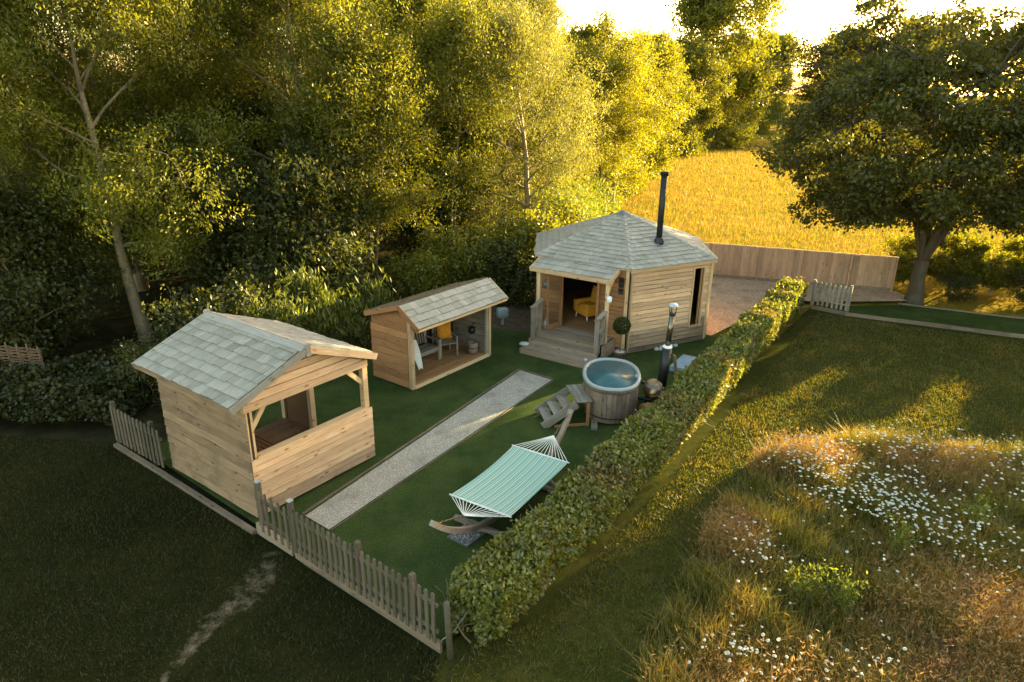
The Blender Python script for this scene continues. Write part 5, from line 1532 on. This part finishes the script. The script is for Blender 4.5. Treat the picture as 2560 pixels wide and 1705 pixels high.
for i in range(n):
    s = S_[i]; p, d_ = hpos(s)
    bump = 1 + .09 * math.sin(s * 2.1) + .07 * math.sin(s * 5.3 + 1.0)
    hw = .47 * bump; ht = .93 + .21 * min(1, s / 4.5) + .05 * math.sin(s * 1.3 + .4) + .045 * math.sin(s * 4.1)
    if surf[i] < .42:      # top
        o_ = side[i] * hw * .96; z = ht - abs(rg.normal()) * .07 + rg.uniform(0, .05) - .12 * abs(side[i]) ** 5; nx = 0; nz = 1
    elif surf[i] < .86:    # faces
        sg_ = 1 if side[i] > 0 else -1
        z = .12 + zz[i] * (ht - .15); fill = .8 + .2 * min(1, z / .5)
        o_ = sg_ * (hw * fill - abs(rg.normal()) * .07); nx = sg_; nz = .25
    else:
        o_ = side[i] * hw * .8; z = .2 + zz[i] * (ht - .3); nx = side[i]; nz = .3
    if surf[i] < .42 and rg.uniform() < .05: z += rg.uniform(.03, .2)
    if s < .35:
        o_ *= .6 + .4 * s / .35
    C[i] = (p.x - d_.y * o_, p.y + d_.x * o_, z + ZL)
    DR[i] = (-d_.y * nx, d_.x * nx, nz)
sz = np.where(C[:, 1] < 14, .105, .095)
V, F = leaves(C, .086, .64, rg, .5, .1, DR * .6)
o = ob('foliage', fast_mesh('foliage', V, F, L_HEDGE), hed); o['kind'] = 'stuff'

# ================================================================== grass
def blades(n, XY, h, w, rg, lean=.35, mat=None, segs=1, z0=0.0):
    """single-triangle (segs=1) or bent two-part blades at XY"""
    th = rg.uniform(0, 2 * np.pi, n); s = np.stack([np.cos(th), np.sin(th), np.zeros(n)], 1)
    th2 = rg.uniform(0, 2 * np.pi, n); l = np.abs(rg.normal(size=n)) * lean
    d = np.stack([np.cos(th2) * l, np.sin(th2) * l, np.ones(n)], 1)
    H_ = (h * rg.uniform(.5, 1.25, n))[:, None]; Wd = (w * rg.uniform(.7, 1.3, n))[:, None]
    B = np.concatenate([XY, np.full((n, 1), z0)], 1)
    if segs == 1:
        V = np.stack([B - s * Wd * .5, B + s * Wd * .5, B + d * H_], 1).reshape(-1, 3)
        return V, np.arange(3 * n).reshape(n, 3)
    d2 = d.copy(); d2[:, :2] *= 2.2; d2[:, 2] *= .7
    Mi = B + d * H_ * .55; T = Mi + d2 * H_ * .45
    V = np.stack([B - s * Wd * .5, B + s * Wd * .5, Mi + s * Wd * .4, T, Mi - s * Wd * .4], 1).reshape(-1, 3)
    k = np.arange(n)[:, None] * 5
    return V, np.concatenate([k + np.array([[0, 1, 2]]), k + np.array([[0, 2, 4]]), k + np.array([[4, 2, 3]])], 0)

def in_poly(XY, poly):
    x, y = XY[:, 0], XY[:, 1]; ins = np.zeros(len(XY), bool); n = len(poly); j = n - 1
    for i in range(n):
        xi, yi = poly[i]; xj, yj = poly[j]
        c = ((yi > y) != (yj > y)) & (x < (xj - xi) * (y - yi) / (yj - yi + 1e-12) + xi); ins ^= c; j = i
    return ins
def seg_dist(XY, line):
    D = np.full(len(XY), 1e9)
    for a_, b_ in zip(line[:-1], line[1:]):
        a_, b_ = np.array(a_), np.array(b_); d_ = b_ - a_; t = np.clip(((XY - a_) @ d_) / (d_ @ d_), 0, 1)
        D = np.minimum(D, np.linalg.norm(XY - a_ - t[:, None] * d_, axis=1))
    return D
rg = np.random.default_rng(8)
MEADOW = [(1.7, 6.0), (2.0, 8.3), (2.75, 9.4), (3.4, 10.6), (4.6, 12.6), (5.8, 14.1), (7.4, 15.0), (9.2, 15.1), (11.5, 14.6), (14.5, 14.3), (16, 12), (15, 5), (1.7, 4.5)]
RL = [(0.3, 8.7), (3.6, 13.2), (11.8, 25.3), (12.8, 24.6), (17.4, 22.4), (20, 21), (20, 5), (-1.2, 5.5), (-1.0, 8.0)]
LLW = [(-1.0, 8.0), (-4.8, 10.9), (-9.4, 14.3), (-13, 14.9), (-14, 12), (-9, 5.8), (-1.2, 5.5)]
XY = np.concatenate([np.stack([rg.uniform(-1.5, 20, 260000), rg.uniform(5.5, 25.4, 260000)], 1), np.stack([rg.uniform(-14, -1, 110000), rg.uniform(5.5, 15, 110000)], 1)])
ok = (in_poly(XY, RL) | in_poly(XY, LLW)) & ~in_poly(XY, MEADOW)
ok &= ~((seg_dist(XY, SOIL1) < .25) & (rg.uniform(size=len(XY)) < .55))
XY = XY[ok]
V, F = blades(len(XY), XY, .055, .014, rg, .8, z0=ZL)
lft = XY[:, 0] + rg.normal(size=len(XY)) * .55 + .35 * np.sin(XY[:, 1] * 2.1) < -.9 - .15 * (8 - XY[:, 1])  # left blades take the shade-darkened colour, scattered across the seam
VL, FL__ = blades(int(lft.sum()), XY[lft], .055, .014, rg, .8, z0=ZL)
g0 = ob('shade_painted_grass', fast_mesh('shade_painted_grass', VL, FL__, G_LAWN_SHADED)); tag(g0, 'mown grass with shade painted into its colour, in front of the cabin and picket fence', 'grass', kind='stuff')
XY = XY[~lft]
V, F = blades(len(XY), XY, .07, .015, rg, .8, z0=ZL)
g1 = ob('lawn_grass', fast_mesh('lawn_grass', V, F, G_LAWN)); tag(g1, 'short mown grass of the lawn around the hedge and meadow', 'grass', kind='stuff')

# meadow
def rand_in(poly, n, rg):
    P = np.array(poly); lo, hi = P.min(0), P.max(0); out_ = []
    c = 0
    while c < n:
        Q = np.stack([rg.uniform(lo[0], hi[0], n), rg.uniform(lo[1], hi[1], n)], 1); Q = Q[in_poly(Q, poly)]
        out_.append(Q); c += len(Q)
    return np.concatenate(out_)[:n]
XY = rand_in(MEADOW, 120000, rg)
edge = np.minimum(1, seg_dist(XY, MEADOW[:10]) / .3)
cl_ = .85 + .30 * np.sin(XY[:, 0] * 1.9 + 1) * np.sin(XY[:, 1] * 1.6) + .22 * np.sin(XY[:, 0] * 4.7 + XY[:, 1] * 3.1)
V, F = blades(len(XY), XY, .56 * (.45 + .55 * edge) * cl_, .011, rg, .38, segs=2, z0=ZL)
mg = ob('meadow_grass', fast_mesh('meadow_grass', V, F, G_MEAD)); tag(mg, 'tall unmown green and brown meadow grass at the lower right', 'grass', kind='stuff')
DRY = [((7.4, 8.5), (.9, .8), 8000), ((6.6, 13.6), (.6, .5), 4000), ((9.8, 7.4), (1.7, 1.3), 17000), ((4.1, 10.6), (.35, .5), 2200), ((4.8, 6.9), (2.2, .7), 7000), ((9.6, 13.2), (.9, .6), 2500)]
Vs, Fs, k = [], [], 0
for (cx, cy), (sx, sy), n in DRY:
    Q = np.stack([rg.normal(cx, sx, n), rg.normal(cy, sy, n)], 1); Q = Q[in_poly(Q, MEADOW)]; n = len(Q)
    hh = .70 * (.55 + .45 * np.exp(-(((Q[:, 0] - cx) / sx) ** 2 + ((Q[:, 1] - cy) / sy) ** 2) / 3))
    V, F = blades(n, Q, hh, .009, rg, .34, segs=2, z0=ZL); Vs.append(V); Fs.append(F + k); k += len(V)
    # nodding seed heads
    m_ = n // 2; Hd = Q[:m_] + rg.normal(size=(m_, 2)) * .1
    C = np.concatenate([Hd, (ZL + hh[:m_] * rg.uniform(.7, 1.2, m_))[:, None]], 1)
    d_ = rg.normal(size=(m_, 3)) * .6 + np.array([-.5, -.3, .2])
    V4, F4 = leaves(C, .085, .16, rg, 0, .1, d_)
    F3 = np.concatenate([F4[:, [0, 1, 2]], F4[:, [0, 2, 3]]]); Vs.append(V4); Fs.append(F3 + k); k += len(V4)
dg = ob('dry_grass', fast_mesh('dry_grass', np.concatenate(Vs), np.concatenate(Fs), G_DRY)); tag(dg, 'tawny dry grass with nodding seed heads in the meadow', 'grass', kind='stuff')

# golden field grass
XY = np.stack([rg.uniform(5, 60, 120000), 31 + rg.uniform(0, 1, 120000) ** 1.8 * 85], 1)
ok = (XY[:, 0] > 5.6 + np.clip((XY[:, 1] - 47) * .29, 0, 99)) & (XY[:, 0] < XY[:, 1] * .85 + 2)
XY = XY[ok]
dist = XY[:, 1] / 31
V, F = blades(len(XY), XY, .27 * dist ** .2, .016 * dist ** .8, rg, .5, z0=-.14)
fg = ob('field_grass', fast_mesh('field_grass', V, F, G_FIELD)); tag(fg, 'tall golden grass of the sunlit field beyond the board fence', 'grass', kind='stuff')

# tall green weeds in the meadow
for i, (x, y, s, lab) in enumerate(((4.9, 9.3, 1.0, 'tall light green weed left of the dense white flowers'), (5.45, 9.0, .85, 'bright green weed below the dense white flowers'), (8.9, 11.3, .95, 'feathery green weed at the right of the meadow'), (7.0, 10.4, .8, 'yellow-green weed in the middle of the white flowers'), (6.2, 6.75, .9, 'bright green weed at the bottom edge of the meadow'))):
    t = thing('weed', lab, 'weed', (x, y, ZL), 0, 'tall weeds in the meadow')
    A = Acc(); Cs = []
    for k in range(7):
        Pc = curve_pts((rg.normal() * .08, rg.normal() * .08, 0), (rg.normal() * .18, rg.normal() * .18, 1), s * rg.uniform(.7, 1.0), 6, rg, .05); A.tube(Pc, np.linspace(.008, .003, 7), 4)
        Cs.append(np.concatenate([Pc[2:]] * 14) + rg.normal(size=(70, 3)) * .06)
    ob('stems', A.mesh('stems', L_BAMB), t)
    o = ob('foliage', fast_mesh('foliage', *leaves(np.concatenate(Cs), .07, .35, rg, .3, .1), L_BAMB), t); o['kind'] = 'stuff'

# white flowers
clus = [((7.3, 11.6), (1.0, .85), 330), ((6.6, 13.2), (.75, .65), 150), ((8.9, 13.9), (1.1, .5), 110), ((11.3, 13.4), (1.2, .7), 130), ((4.35, 9.9), (.45, .6), 60), ((3.35, 7.6), (.42, .35), 60), ((8.0, 10.3), (.8, .5), 90), ((7.0, 9.2), (2.2, 1.6), 60), ((10.5, 12.0), (1.6, 1.0), 70), ((4.6, 7.4), (.8, .5), 40)]
FP = []
for (cx, cy), (sx, sy), n in clus:
    Q = np.stack([rg.normal(cx, sx * .72, n), rg.normal(cy, sy * .72, n)], 1); FP.append(Q[in_poly(Q, MEADOW)])
FP = np.concatenate(FP)
FP = FP[np.argsort(np.linalg.norm(FP - np.array([0, -2.0]), axis=1))]
def flower_arrays(seed):
    r = np.random.default_rng(seed); V, F = [], []
    # umbel: a shallow dome of small petals clusters, on a thin stem
    m = 9
    V = [(0, 0, .020)] + [(.028 * math.cos(2 * math.pi * k / m) * r.uniform(.75, 1.1), .028 * math.sin(2 * math.pi * k / m) * r.uniform(.75, 1.1), r.uniform(-.006, .004)) for k in range(m)]
    F = [(0, 1 + k, 1 + (k + 1) % m) for k in range(m)]
    return V, F
fm = [mesh('flower_head', *flower_arrays(s), M_PETAL) for s in range(4)]
stem_me = mesh('stem', [(-.004, 0, -.55), (.004, 0, -.55), (0, 0, 0), (0, -.004, -.55), (0, .004, -.55)], [(0, 1, 2), (3, 4, 2)], G_MEAD)
big = FP[:300]
for i, (x, y) in enumerate(big):
    o = ob('white_flower', fm[i % 4], None, (x, y, ZL + rg.uniform(.52, .80)))
    o.rotation_euler = (rg.normal() * .25, rg.normal() * .25, rg.uniform(0, 6)); s = rg.uniform(.5, 1.2); o.scale = (s, s, s)
    tag(o, 'flat white flower head standing above the meadow grass', 'flower', 'white meadow flowers')
    c = ob('stem', stem_me, o)
Vs, Fs, k = [], [], 0
for i, (x, y) in enumerate(FP[300:]):
    V, F = flower_arrays(int(i)); V = np.array(V) * rg.uniform(.75, 1.35) + np.array([x, y, ZL + rg.uniform(.5, .8)])
    Vs.append(V); Fs.append(np.array(F) + k); k += len(V)
o = ob('white_flowers', fast_mesh('white_flowers', np.concatenate(Vs), np.concatenate(Fs), M_PETAL)); tag(o, 'mass of smaller white flower heads spread over the meadow', 'flowers', kind='stuff')
